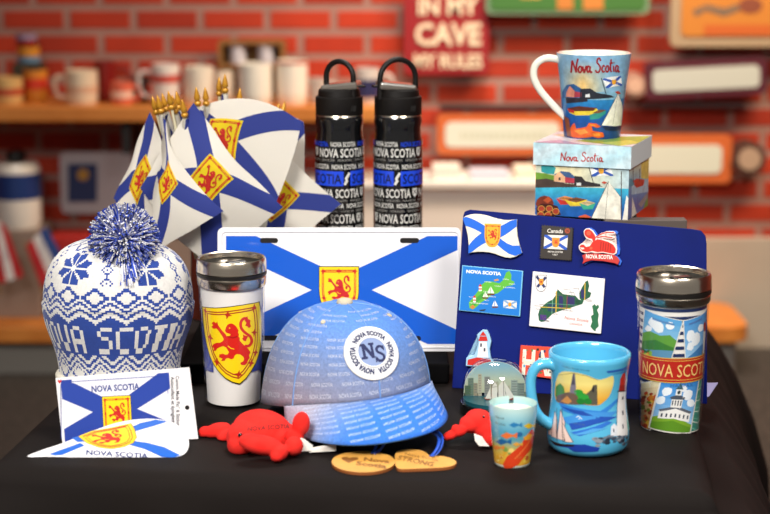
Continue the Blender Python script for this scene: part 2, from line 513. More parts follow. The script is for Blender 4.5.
def arms(A, cx, cy, w, h, kind='shield', outline=None, rot=0.0, border=True, fleurs=True, fine=True, yel=YEL, red=RED):
    """yellow field, red lion, double red tressure"""
    def rt(p):
        c, q = math.cos(rot), math.sin(rot); x, y = p[0]-cx, p[1]-cy; return (cx+x*c-y*q, cy+x*q+y*c)
    pts = shield_pts(cx, cy, w, h) if kind == 'shield' else [(cx+w/2, cy-h/2), (cx+w/2, cy+h/2), (cx-w/2, cy+h/2), (cx-w/2, cy-h/2)]
    cc = (cx, cy - (h*0.03 if kind == 'shield' else 0))
    if outline: A.poly([rt(p) for p in inset(pts, cc, 1.035)], outline)
    A.poly([rt(p) for p in pts], yel)
    if border:
        A.stroke([rt(p) for p in inset(pts, cc, 0.86)], w*0.022, red, closed=True)
        A.stroke([rt(p) for p in inset(pts, cc, 0.79)], w*0.022, red, closed=True)
    if fleurs:
        q = inset(pts, cc, 0.825)
        if kind == 'shield':
            ids = [0, 3, 5, 9, len(q)-6, len(q)-4, len(q)-1]
            for i in ids: fleur(A, *rt(q[i]), w*0.075, red, rot)
            fleur(A, *rt((cx, q[0][1])), w*0.075, red, rot)
        else:
            for i in range(4):
                a, b = q[i], q[(i+1) % 4]
                fleur(A, *rt(a), w*0.08, red, rot); fleur(A, *rt(((a[0]+b[0])/2, (a[1]+b[1])/2)), w*0.06, red, rot)
    c2 = rt((cx, cy - (h*0.05 if kind == 'shield' else 0)))
    lion(A, *c2, (0.60 if kind == 'shield' else 0.62)*min(h, w*1.15), red, rot, fine)
def saltire(A, x0, y0, x1, y1, bw, col):
    """two diagonal bands clipped to the rectangle; bw = band width measured vertically"""
    old = A.clip
    if A.xf is None: A.clip = [(x0, y0), (x1, y0), (x1, y1), (x0, y1)]
    h = bw/2; w = bw/2*(x1-x0)/(y1-y0)
    A.poly([(x0, y0), (x0+w, y0), (x1, y1-h), (x1, y1), (x1-w, y1), (x0, y0+h)], col)
    A.poly([(x1, y0), (x1-w, y0), (x0, y1-h), (x0, y1), (x0+w, y1), (x1, y0+h)], col)
    A.clip = old
def script_ns(A, x, y, h, col, w, weight=0.13, rot=0.0):
    """brush lettering: Nova Scotia. x,y = left end of the baseline"""
    S = [[(0.0,.0),(.04,.5),(.06,.95)], [(.06,.95),(.22,.5),(.38,.02)], [(.38,.02),(.40,.6),(.50,1.08)],
      [(.66,.5),(.54,.3),(.58,.06),(.72,.03),(.80,.25),(.74,.46),(.66,.5)],
      [(.86,.48),(.94,.12),(1.0,.02),(1.08,.3),(1.14,.52)],
      [(1.42,.42),(1.28,.48),(1.2,.2),(1.28,.02),(1.40,.15),(1.44,.46)], [(1.44,.46),(1.43,.15),(1.52,.0),(1.6,.08)],
      [(2.26,.86),(2.16,1.08),(2.0,.98),(1.98,.74),(2.14,.56),(2.24,.34),(2.16,.06),(1.98,.0),(1.86,.16)],
      [(2.60,.42),(2.48,.50),(2.38,.25),(2.46,.02),(2.60,.08)],
      [(2.80,.5),(2.68,.3),(2.72,.06),(2.86,.03),(2.94,.25),(2.88,.46),(2.80,.5)],
      [(3.12,.98),(3.08,.5),(3.10,.1),(3.2,.02)], [(2.98,.66),(3.1,.70),(3.26,.68)],
      [(3.34,.48),(3.34,.15),(3.40,.02)], [(3.36,.68),(3.37,.74)],
      [(3.72,.42),(3.58,.48),(3.5,.2),(3.58,.02),(3.70,.15),(3.74,.46)], [(3.74,.46),(3.73,.15),(3.80,.0),(3.88,.06)]]
    kx = w/3.9; c, q = math.cos(rot), math.sin(rot)
    for s_ in S:
        p = [(a*kx, -b*h) for a, b in s_]
        A.stroke([(x+a*c-b*q, y+a*q+b*c) for a, b in p], weight*h, col, smooth=4)

# ================================================================== THE SETTING
WY = 5.15                     # the brick wall stands this far away
def brick_mat():
    m = bpy.data.materials.new('red_brick'); m.use_nodes = True
    nt = m.node_tree; b = nt.nodes['Principled BSDF']; L = nt.links.new
    tc = nt.nodes.new('ShaderNodeTexCoord')
    sx = nt.nodes.new('ShaderNodeSeparateXYZ'); L(tc.outputs['Object'], sx.inputs[0])
    ad = nt.nodes.new('ShaderNodeMath'); ad.operation = 'ADD'; L(sx.outputs['X'], ad.inputs[0]); L(sx.outputs['Y'], ad.inputs[1])
    cx = nt.nodes.new('ShaderNodeCombineXYZ'); L(ad.outputs[0], cx.inputs[0]); L(sx.outputs['Z'], cx.inputs[1])
    br = nt.nodes.new('ShaderNodeTexBrick'); L(cx.outputs[0], br.inputs['Vector'])
    br.inputs['Scale'].default_value = 1.0
    br.inputs['Brick Width'].default_value = 0.2005; br.inputs['Row Height'].default_value = 0.0735
    br.inputs['Mortar Size'].default_value = 0.0125; br.inputs['Mortar Smooth'].default_value = 0.3
    br.inputs['Color1'].default_value = (*lin('#ba3510'), 1); br.inputs['Color2'].default_value = (*lin('#9a260a'), 1)
    br.inputs['Mortar'].default_value = (*lin('#9a746a'), 1)
    n = nt.nodes.new('ShaderNodeTexNoise'); n.inputs['Scale'].default_value = 9; n.inputs['Detail'].default_value = 5
    L(tc.outputs['Object'], n.inputs['Vector'])
    mr = nt.nodes.new('ShaderNodeMapRange'); mr.inputs['To Min'].default_value = 0.75; mr.inputs['To Max'].default_value = 1.25
    L(n.outputs['Fac'], mr.inputs['Value'])
    vm = nt.nodes.new('ShaderNodeVectorMath'); vm.operation = 'SCALE'; L(br.outputs['Color'], vm.inputs[0]); L(mr.outputs['Result'], vm.inputs['Scale'])
    L(vm.outputs['Vector'], b.inputs['Base Color']); b.inputs['Roughness'].default_value = 0.75
    bp = nt.nodes.new('ShaderNodeBump'); bp.inputs['Strength'].default_value = 0.6; bp.inputs['Distance'].default_value = 0.006; bp.invert = True
    L(br.outputs['Fac'], bp.inputs['Height']); L(bp.outputs['Normal'], b.inputs['Normal'])
    return m
BRICK = brick_mat()
struct(obj('wall_back', box_bm((0, 0.06, 1.4), (6.4, 0.12, 2.8)), BRICK)).location = (0.047, WY, 0.013)
struct(obj('wall_left', box_bm((-3.14, 3.1, 1.4), (0.12, 4.1, 2.8)), BRICK))
struct(obj('wall_right', box_bm((3.14, 3.1, 1.4), (0.12, 4.1, 2.8)), BRICK))
struct(obj('floor', box_bm((0, 2.2, -0.05), (6.6, 6.6, 0.1)), mat('grey_carpet', '#463f3a', 0.95, noise=(45, '#2a2623'), bump=(300, 0.6, 0.004))))
TRIM = mat('beige_panel', '#b3a89a', 0.7, noise=(3, '#a89c8e'))
zt = zat(238, 5.13)
struct(obj('trim_1', box_bm((0.0, 5.13, zt/2), (6.0, 0.04, zt)), TRIM))

WOOD = mat('orange_wood', '#d98a3e', 0.45, noise=(7, '#c4732b'))
GREYP = mat('grey_laminate', '#8f8a82', 0.6)
WHITEC = mat('white_ceramic', '#ece6dc', 0.25, coat=0.5)
ART_SOFT = print_mat('printed_sign', 0.6)
ART_GLOSS = print_mat('printed_gloss', 0.28, coat=0.6)

# low display platform with a wooden top running along the wall
PL_X1 = P(742, 300, 4.9).x
def rr3(x0, y0, x1, y1, r, z):
    out = []
    for cx, cy, a in ((x1-r, y1-r, 0), (x0+r, y1-r, PI/2), (x0+r, y0+r, PI), (x1-r, y0+r, 1.5*PI)):
        out += [Vector((cx + r*math.cos(a+PI/2*i/6), cy + r*math.sin(a+PI/2*i/6), z)) for i in range(7)]
    return out
pf = thing('display_platform', 'long low platform with an orange wood top against the brick wall', 'platform', (0, 4.93, 0))
obj('base', prism_bm(rr3(-2.3, 4.80, PL_X1-0.03, 5.10, 0.02, 0.105), rr3(-2.3, 4.80, PL_X1-0.03, 5.10, 0.02, 0.0)), GREYP, pf, label='grey platform base')
obj('wooden_top', prism_bm(rr3(-2.32, 4.75, PL_X1, 5.10, 0.07, 0.15), rr3(-2.32, 4.75, PL_X1, 5.10, 0.07, 0.105)), WOOD, pf, bevel=0.004, label='orange wood top')
PZ = 0.15

def bpanel(name, label, cat, x0, y0, x1, y1, Y, th, m, tilt=0.0, frame=None, fw=0.02, group=None, radius=0.006):
    """a framed board on the wall; pixel rectangle at depth Y"""
    a, b = P(x0, y0, Y), P(x1, y1, Y); c = (a+b)/2; w, h = abs(b.x-a.x), abs(a.z-b.z)
    t = thing(name, label, cat, c, group)
    R = Matrix.Rotation(tilt, 4, 'Y')
    def sl(w_, h_, yf, yb):
        pts = round_rect(-w_/2, -h_/2, w_/2, h_/2, min(radius*3, w_/4, h_/4), 4)
        return prism_bm([c + R @ Vector((x, yf, z)) for x, z in pts], [c + R @ Vector((x, yb, z)) for x, z in pts])
    if frame:
        obj('frame', sl(w, h, -th, 0), frame, t)
        obj('board', sl(w-2*fw, h-2*fw, -th-0.004, -th+0.001), m, t)
    else:
        obj('board', sl(w, h, -th, 0), m, t)
    def mp(x, y):   # art in pixels
        q = P(x, y, Y) - c; return c + R @ Vector((q.x, -th-0.005, q.z)), (0, -1, 0)
    return t, mp

# white counter unit in the middle
cw = thing('white_cabinet', 'white counter cabinet against the wall in the middle', 'cabinet', (P(415, 200, 4.95).x, 4.97, PZ))
xa, xb, zc = P(255, 178, 4.9).x, P(541, 178, 4.9).x, zat(180, 4.9)
obj('body', box_bm(((xa+xb)/2, 4.995, (PZ+zc-0.02)/2), (xb-xa, 0.2, zc-0.02-PZ)), mat('white_laminate', '#e2d8ce', 0.5), cw)
obj('worktop', box_bm(((xa+xb)/2, 4.985, zc-0.01), (xb-xa+0.02, 0.23, 0.02)), mat('white_top', '#efe8df', 0.4), cw, bevel=0.003)
for (x0, x1, hh, cl) in ((0.14, 0.22, 0.035, '#e5ddd2'), (0.25, 0.36, 0.02, '#c9c6d6'), (0.38, 0.44, 0.03, '#e9ddc8')):
    o = obj('paper_stack', box_bm(((x0+x1)/2, 4.96, zc+hh/2), (x1-x0, 0.12, hh)), mat('paper_'+cl[1:], cl, 0.8), None)
    tag(o, {0.14: 'tall cream stack of papers on the white cabinet', 0.25: 'low lilac-grey stack of papers on the white cabinet', 0.38: 'narrow tan stack of papers on the right end of the white cabinet'}[x0], 'papers')

# wall shelf with souvenirs
SY = 4.84
zs1 = zat(107, SY); zs0 = zat(122, SY)
sh = thing('wall_shelf', 'long orange wooden wall shelf carrying souvenir mugs', 'shelf', (-0.6, 5.0, zs0))
xsr = P(402, 110, SY).x
obj('board', box_bm(((-2.1+xsr)/2, (SY+5.15)/2, (zs0+zs1)/2), (xsr+2.1, 5.15-SY, zs1-zs0)), WOOD, sh, bevel=0.004)
for bx in (-1.55, -0.75, -0.1):
    obj('bracket', box_bm((bx, 5.02, zs0-0.05), (0.025, 0.24, 0.1)), mat('dark_metal', '#2a2422', 0.5), sh)
def shelf_mug(px, wpx, hpx, colr, label, side=1, band=None, Y=4.93, name='souvenir_mug', flare=0.0, handle=True, zb=None):
    k = mpp(Y, 0.3); r = wpx*k/2; h = hpx*k; X = P(px, 90, Y).x; zb = zs1 if zb is None else zb
    t = thing(name, label, 'mug', (X, Y, zb), 'mugs on the wall shelf')
    m = mat('glaze_'+colr[1:], colr, 0.3, coat=0.4)
    obj('body', lathe_bm([(r*0.9, 0), (r*0.96, 0.004), (r, h*0.3), (r*(1+flare), h), (r*(1+flare)-0.004, h), (r-0.006, h*0.3), (r*0.8, 0.008), (0, 0.008)], (X, Y), 32, zbase=zb), m, t, smooth=True)
    if handle:
        pts = smooth_pts([(X+side*r*0.93, Y, zb+h*0.8), (X+side*(r+h*0.28), Y, zb+h*0.78), (X+side*(r+h*0.33), Y, zb+h*0.45), (X+side*(r+h*0.2), Y, zb+h*0.22), (X+side*r*0.95, Y, zb+h*0.2)], 5)
        obj('handle', tube_bm(pts, 0.0065, 8), m, t, smooth=True)
    if band:
        bc, b0, b1 = band
        obj('printed_band', lathe_bm([(r+0.0012, h*b0), (r+0.0012, h*b1)], (X, Y), 32, zbase=zb, cap0=False, cap1=False), mat('band_'+bc[1:], bc, 0.4), t, smooth=True)
    return t
shelf_mug(8, 30, 27, '#d8b071', 'tan mug with a red spot at the left end of the wall shelf', -1, ('#b8442a', .35, .6))
shelf_mug(36, 24, 32, '#d5862e', 'orange mug with a red band beside the large cream mug on the wall shelf', 1, ('#c8381f', .4, .75), 5.0, handle=False)
shelf_mug(82, 32, 34, '#e4cfb3', 'large cream mug with handle on the left part of the wall shelf', -1, ('#d7a98a', .35, .55))
shelf_mug(106, 22, 40, '#7c1712', 'tall dark red mug behind the pink round mug on the wall shelf', 1, None, 5.02)
shelf_mug(122, 22, 22, '#d9694e', 'short salmon red mug with a pale spot on the wall shelf', 1, ('#e8c3ae', .3, .6))
shelf_mug(141, 15, 26, '#3a2c2e', 'small dark mug between the salmon mug and the white mugs', 1, None, 5.0)
shelf_mug(166, 28, 40, '#e5dad2', 'white mug with red writing left of the flags on the shelf', -1, ('#c75043', .55, .75))
shelf_mug(199, 30, 38, '#e6dccb', 'plain white mug right beside the red-lettered one on the shelf', 1, None, 4.93, handle=False)
shelf_mug(222, 22, 30, '#ddd2c0', 'cream mug behind the flag finials under the wooden crate', 1, None, 5.04, handle=False)
shelf_mug(255, 34, 42, '#ebe5d8', 'big white mug in front of the wooden crate on the shelf', -1, None, 4.90, handle=False)
shelf_mug(292, 32, 44, '#ece4d6', 'big white mug with a thin red rim line right of the crate', 1, ('#c05a48', .93, .99), handle=False)
shelf_mug(318, 18, 26, '#b9ada4', 'small grey mug just left of the water bottles on the shelf', 1)
shelf_mug(367, 26, 36, '#c9c0ba', 'white and navy mug seen between the two water bottles', 1, ('#2b2c55', .2, .7))
# wooden crate with two pale tins
cr = thing('wooden_crate', 'shallow tan wooden crate standing on edge behind the shelf mugs', 'crate', (P(252, 100, 5.06).x, 5.08, zs1))
a, b = P(221, 42, 5.08), P(284, 106, 5.08)
m_cr = mat('crate_wood', '#8f6330', 0.7, noise=(12, '#7a5024'))
obj('back_panel', box_bm(((a.x+b.x)/2, 5.115, (a.z+zs1)/2), (b.x-a.x, 0.01, a.z-zs1)), m_cr, cr)
for x_ in (a.x, b.x): obj('side_board', box_bm((x_, 5.08, (a.z+zs1)/2), (0.012, 0.08, a.z-zs1)), m_cr, cr)
for z_ in (a.z, zs1+0.1, zs1+0.006): obj('cross_board', box_bm(((a.x+b.x)/2, 5.078, z_), (b.x-a.x, 0.075, 0.012)), m_cr, cr)
for px_, lb in ((238, 'pale blue-grey tin in the left half of the wooden crate'), (266, 'pale blue-grey tin in the right half of the wooden crate')):
    X = P(px_, 70, 5.06).x
    o = obj('tin', lathe_bm([(0.024, 0), (0.024, 0.05), (0.026, 0.052), (0.026, 0.06), (0, 0.062)], (X, 5.07), 24, zbase=zs1+0.106), mat('pale_tin', '#c9c7cf', 0.35), None, smooth=True)
    tag(o, lb, 'tin', 'tins in the wooden crate')
# stacked colourful things at the far left of the shelf
shelf_mug(30, 22, 16, '#cf8a2c', 'orange and blue small cup, middle of the stack behind the shelf mugs', 1, ('#5d86a5', .05, .4), 5.05, 'small_cup', handle=False, zb=zs1+0.11)
shelf_mug(28, 20, 13, '#8f1f1a', 'dark red small cup on top of the stack at the shelf left end', 1, ('#8c7f9c', .55, .98), 5.05, 'small_cup', handle=False, zb=zs1+0.11+16*mpp(5.05, .3))
o = obj('tea_tin', box_bm((P(30, 90, 5.05).x, 5.05, zs1+0.055), (0.085, 0.085, 0.11)), mat('dark_green_tin', '#3a3322', 0.5), None, bevel=0.004)
tag(o, 'dark tea tin carrying two small cups at the shelf left end', 'tin')

# ---- signs and frames on the bricks
t, mp = bpanel('red_sign', 'dark red square sign with big cream letters CAVE and MY RULES', 'sign', 404, -16, 488, 74, 5.11, 0.018, mat('sign_red', '#8e0f18', 0.6))
A = Art()
for s_, yb, h, w in (('IN MY', 14, 17, 60), ('CAVE', 44, 22, 66), ('MY RULES', 67, 14, 68)):
    A.text(s_, 448, yb, h, '#e6d2b4', w=w, bold=0.03)
A.build('lettering', mp, t, ART_SOFT)
OR = mat('sign_orange', '#c2602c', 0.5); WS = mat('sign_white', '#cdd0c2', 0.5)
t, mp = bpanel('orange_framed_sign', 'long orange-framed white sign on the bricks right of the bottles', 'sign', 437, 113, 566, 154, 5.10, 0.025, WS, frame=OR, fw=0.024)
A = Art(); [A.rect(460+i*6.2, 131, 464+i*6.2, 138, '#bfc2ae') for i in range(14)]; t2 = A.build('lettering', mp, t, ART_SOFT)
bpanel('orange_framed_sign', 'orange-framed white sign on the bricks right of the gift box', 'sign', 600, 134, 729, 182, 5.10, 0.025, WS, frame=OR, fw=0.03)
bpanel('maroon_framed_sign', 'tilted maroon-framed white sign above the right orange sign', 'sign', 644, 59, 764, 96, 5.09, 0.03, mat('sign_grey_white', '#b6b9b2', 0.5), tilt=-0.05, frame=mat('maroon', '#4c1526', 0.5), fw=0.022)
t, mp = bpanel('cream_framed_picture', 'orange picture in a thick cream frame at the top right', 'picture', 671, -40, 800, 46, 5.08, 0.03, mat('picture_orange', '#b9742c', 0.5), frame=mat('cream_frame', '#a08a70', 0.5), fw=0.03)
A = Art(); A.rect(702, 24, 770, 35, '#b5571d'); A.poly([(690, 10), (705, 4), (722, 8), (740, 2), (742, 8), (722, 16), (704, 10), (694, 16)], '#6d5a4a'); A.circ(748, 5, 12, '#7a3d28', 8); A.build('printing', mp, t, ART_SOFT)
t, mp = bpanel('green_sign', 'green sign with orange shapes cut off by the top edge', 'sign', 486, -40, 648, 14, 5.09, 0.025, mat('sign_green', '#3a6a2e', 0.5), frame=mat('sign_green_edge', '#6f8a6c', 0.5), fw=0.012)
A = Art(); A.rect(556, -30, 572, 9, '#b5702e'); A.rect(582, -30, 602, 9, '#bb7430'); A.rect(520, -30, 540, -2, '#c7a04a'); A.build('printing', mp, t, ART_SOFT)
# hanging round ornament, wall clock-like plaque, dark rail
def plaque(name, label, px, py, rpx, c1, c2, Y=5.08):
    c = P(px, py, Y); k = mpp(Y, c.z-T); r = rpx*k
    t = thing(name, label, 'plaque', c)
    def disc(r_, y0, y1, m, nm):
        pts = circle_pts(0, 0, r_, n=32)
        obj(nm, prism_bm([c+Vector((x, y0, z)) for x, z in pts], [c+Vector((x, y1, z)) for x, z in pts]), m, t)
    disc(r, -0.02, 0.06, mat('plq_'+c1[1:], c1, 0.6), 'rim'); disc(r*0.66, -0.026, -0.019, mat('plq_'+c2[1:], c2, 0.6), 'face')
plaque('round_plaque', 'round dark-rimmed plaque with a beige face at the right edge', 748, 158, 17, '#4b2a20', '#a98e78')
plaque('round_plaque', 'round pale plaque on the bricks just right of the cream mug', 634, 85, 12, '#a0796a', '#c6a08b')
t, mp = bpanel('blue_poster', 'white poster with a navy rectangle and gold sun under the shelf', 'poster', 60, 152, 134, 213, 5.12, 0.012, mat('poster_white', '#b9b2b6', 0.6))
A = Art(); A.rect(69, 163, 98, 201, '#20305f'); A.circ(84, 174, 6, '#b98a35', n=14); A.build('printing', mp, t, ART_SOFT)
for (x0, x1, y_, lb) in ((440, 560, 108, 'thin dark rail above the left orange-framed sign'), (640, 742, 104, 'thin dark rail under the maroon-framed sign')):
    a, b = P(x0, y_, 5.1), P(x1, y_, 5.1)
    tag(obj('wall_rail', box_bm((a+b)/2, (b.x-a.x, 0.06, 0.012)), mat('rail_metal', '#3a2a2e', 0.4, metal=0.6)), lb, 'rail')
# things standing on the platform at the far left
k = mpp(4.95, -.3)
xl = P(16, 250, 4.95).x
tag(obj('display_box', box_bm((xl, 4.97, (PZ+zat(226, 4.95))/2), (58*k, 0.2, zat(226, 4.95)-PZ)), mat('cream_card', '#8f7c70', 0.7), None, bevel=0.004), 'dull cream display box at the left edge on the platform', 'box')
z0 = zat(226, 4.95)
jr = thing('ceramic_jar', 'white jar with blue band and black knob at the left edge', 'jar', (xl, 4.95, z0))
X, r = P(18, 200, 4.95).x, 23*k; H = zat(162, 4.95) - z0
obj('body', lathe_bm([(r*.9, 0), (r, 0.02), (r, H*.9), (r*.9, H), (0, H)], (X, 4.95), 32, zbase=z0), WHITEC, jr, smooth=True)
obj('blue_band', lathe_bm([(r+.001, H*.45), (r+.001, H*.85)], (X, 4.95), 32, zbase=z0, cap0=False, cap1=False), mat('jar_blue', '#1c3672', 0.4), jr, smooth=True)
obj('knob', lathe_bm([(0.02, 0), (0.03, 0.012), (0.028, 0.03), (0, 0.04)], (X, 4.95), 24, zbase=z0+H), mat('black_knob', '#0d0b0c', 0.4), jr, smooth=True)
def cloth_quad(name, q, cols, label, Y, group=None):
    """striped cloth hanging from a short stick; q = TL TR BR BL in pixels"""
    t = thing(name, label, 'flag', P(*q[3], Y), group)
    f = quad_xf(q); A = Art()
    n = len(cols)
    for i, c_ in enumerate(cols): A.poly([f(i/n, 0), f((i+1)/n, 0), f((i+1)/n, 1), f(i/n, 1)], c_)
    A.build('cloth', lambda x, y: (P(x, y, Y + 0.012*math.sin(x*0.35+y*0.1)), (0, -1, 0.1)), t, print_mat('flag_cloth_far', 0.8), step=4, both=0.001)
    a, b = P(*q[0], Y+.02), P(*q[3], Y+.02)
    obj('stick', tube_bm([a+(a-b)*.1, b+(b-a)*.15], 0.004, 8), mat('stick_wood', '#9a7a4c', 0.6), t)
cloth_quad('small_flag', [(-14, 212), (6, 226), (24, 276), (-2, 284)], ['#c01f24', '#e6dcd8', '#c01f24'], 'red and white cloth flag cut off by the left edge', 4.74)
cloth_quad('small_flag', [(26, 246), (46, 226), (66, 262), (42, 288)], ['#c3262c', '#e6dcd8', '#2f4a8c'], 'blue, white and red cloth flag behind the knitted hat', 4.74)
tag(obj('red_box', box_bm(P(72, 262, 4.95), (38*k, 0.12, 80*k)), mat('red_card', '#b3241b', 0.6), None, bevel=0.003), 'bright red box on the platform behind the pompom hat', 'box')
bpy.data.objects['red_box'].location.z = 0
o = bpy.data.objects['red_box']; zmin = min(v.co.z for v in o.data.vertices); o.location.z = PZ - zmin

# ================================================================== TABLE
TU = Vector((0.9943, -0.1063, 0)); TV = Vector((0.1063, 0.9943, 0))
FR = Vector((0.317, 1.537, T))                       # front right corner
TW, TD = 0.728, 1.02
def tp(u, v, z=0): return FR - TU*(TW-u) + TV*v + Vector((0, 0, z))
def tablecloth():
    bm = bmesh.new(); rings = []
    n_u, n_v = 46, 60; r0 = 0.022
    base = []      # (u, v, outward normal)
    for i in range(n_u): base.append((TW*i/n_u, 0, (0, -1), i/n_u))
    for i in range(n_v): base.append((TW, TD*i/n_v, (1, 0), i/n_v))
    for i in range(n_u): base.append((TW*(1-i/n_u), TD, (0, 1), i/n_u))
    for i in range(n_v): base.append((0, TD*(1-i/n_v), (-1, 0), i/n_v))
    N = len(base); nrm = []
    for i in range(N):
        sx = sy = 0
        for k in range(-2, 3): sx += base[(i+k) % N][2][0]; sy += base[(i+k) % N][2][1]
        l = math.hypot(sx, sy); nrm.append((sx/l, sy/l))
    def pos(i, off, z):
        u, v = base[i][:2]; nx, ny = nrm[i]
        return tp(u + nx*off, v + ny*off, z)
    prof = [(-0.03, 0), (-r0, 0)] + [(-r0 + r0*math.sin(a), -r0 + r0*math.cos(a)) for a in (0.3, 0.6, 0.9, 1.2, 1.5)]
    drops = [0.03, 0.06, 0.1, 0.15, 0.22, 0.3, 0.4, 0.5, 0.62, 0.745]
    for off, z in prof: rings.append([bm.verts.new(pos(i, off, z)) for i in range(N)])
    for d in drops:
        row = []
        for i in range(N):
            side = base[i][2]; s = i/N*2*PI
            corner = math.exp(-((i-n_u)/5.0)**2) + math.exp(-(min(i, N-i)/5.0)**2) + math.exp(-((i-n_u-n_v)/5.0)**2) + math.exp(-((i-2*n_u-n_v)/5.0)**2)
            fl = 0.14 if side == (1, 0) else 0.012
            amp = min(1, d/0.3)
            off = fl*(1-math.exp(-d/0.13)) + 0.05*corner*amp + 0.008*amp*math.sin(s*19+0.6) + 0.006*amp*math.sin(s*37)
            row.append(bm.verts.new(pos(i, off, -d)))
        rings.append(row)
    for a, b in zip(rings, rings[1:]):
        for i in range(N):
            j = (i+1) % N; bm.faces.new((a[i], a[j], b[j], b[i]))
    bm.faces.new(rings[0])
    return bm
o = obj('tablecloth', tablecloth(), mat('black_cloth', '#17110f', 0.8, sheen=0.0, bump=(900, 0.25, 0.0006), noise=(5, '#130e0c'), spec=0.15), None, smooth='all')
tag(o, 'black cloth covering the whole souvenir table down to the floor', 'tablecloth')

# black riser at the back of the table
RZ = 0.0245
rc = P(300, 352, 1.925); ra = P(176, 352, 1.93)
BLKM = mat('black_felt', '#050405', 0.95, spec=0.1)
rx0, rx1 = P(178, 350, 1.93).x, P(449, 350, 1.96).x
ri = obj('display_riser', box_bm(((rx0+rx1)/2, 2.125, T+RZ/2), (rx1-rx0, 0.37, RZ)), BLKM, None, bevel=0.003)
tag(ri, 'low black riser block carrying the licence plate and the bottles', 'riser')

# ================================================================== LICENCE PLATE
pl_l, pl_r = P(217, 352, 2.0), P(461, 352, 2.0)
pl_l.z = pl_r.z = T + RZ
plate_pl = plane3(pl_l, pl_r, Vector((0, 2.022, pl_l.z + 0.15)))
pt = thing('licence_plate', 'white licence plate with blue saltire and yellow lion arms', 'licence plate', (pl_l+pl_r)/2)
WPL = mat('white_enamel', '#e9e7ea', 0.3, coat=0.5)
slab('plate', plate_pl, round_rect(217.5, 227.5, 461, 351.5, 6), 0.0, 0.0022, WPL, pt, bevel=0.0006)
A = Art()
x0, y0, x1, y1 = 226, 236, 457.5, 344
A.clip = [(x0, y0), (x1, y0), (x1, y1), (x0, y1)]
PB = '#0d58c8'
saltire(A, x0, y0, x1, y1, 28, PB)
A.clip = None
for sx_, cx_ in ((1, x0), (-1, x1)):
    pass
arms(A, 339, 292, 39, 50, 'shield', '#15130f')
sl = lambda x, y, w: A.poly(round_rect(x-w/2, y-2.6, x+w/2, y+2.6, 2.5, 4), '#1a1613')
sl(269, 240.5, 18); sl(409.5, 240.5, 19); sl(269, 338, 18); sl(416, 338.5, 10)
A.build('printing', plate_pl.map(0.0022), pt, ART_GLOSS)
o = obj('raised_rim', tube_bm([plate_pl.hit(x, y, 0.0024) for x, y in round_rect(221.5, 231.5, 459, 347.5, 5)], 0.0011, 8, closed=True), WPL, pt, smooth=True)

# ================================================================== TRAVEL TUMBLERS
def brushed(name, base='#dccfbc', rough=0.2):
    if name in _m: return _m[name]
    m = bpy.data.materials.new(name); m.use_nodes = True
    nt = m.node_tree; b = nt.nodes['Principled BSDF']; L = nt.links.new
    b.inputs['Base Color'].default_value = (*lin(base), 1); b.inputs['Metallic'].default_value = 1.0
    tc = nt.nodes.new('ShaderNodeTexCoord'); mp_ = nt.nodes.new('ShaderNodeMapping'); mp_.inputs['Scale'].default_value = (3, 3, 900)
    n = nt.nodes.new('ShaderNodeTexNoise'); n.inputs['Scale'].default_value = 3
    L(tc.outputs['Object'], mp_.inputs[0]); L(mp_.outputs[0], n.inputs['Vector'])
    mr = nt.nodes.new('ShaderNodeMapRange'); mr.inputs['To Min'].default_value = rough*0.6; mr.inputs['To Max'].default_value = rough*1.6
    L(n.outputs['Fac'], mr.inputs['Value']); L(mr.outputs['Result'], b.inputs['Roughness'])
    _m[name] = m; return m
STEEL = brushed('brushed_steel')
CLEARP = clear_mat('clear_plastic', ior=1.35)
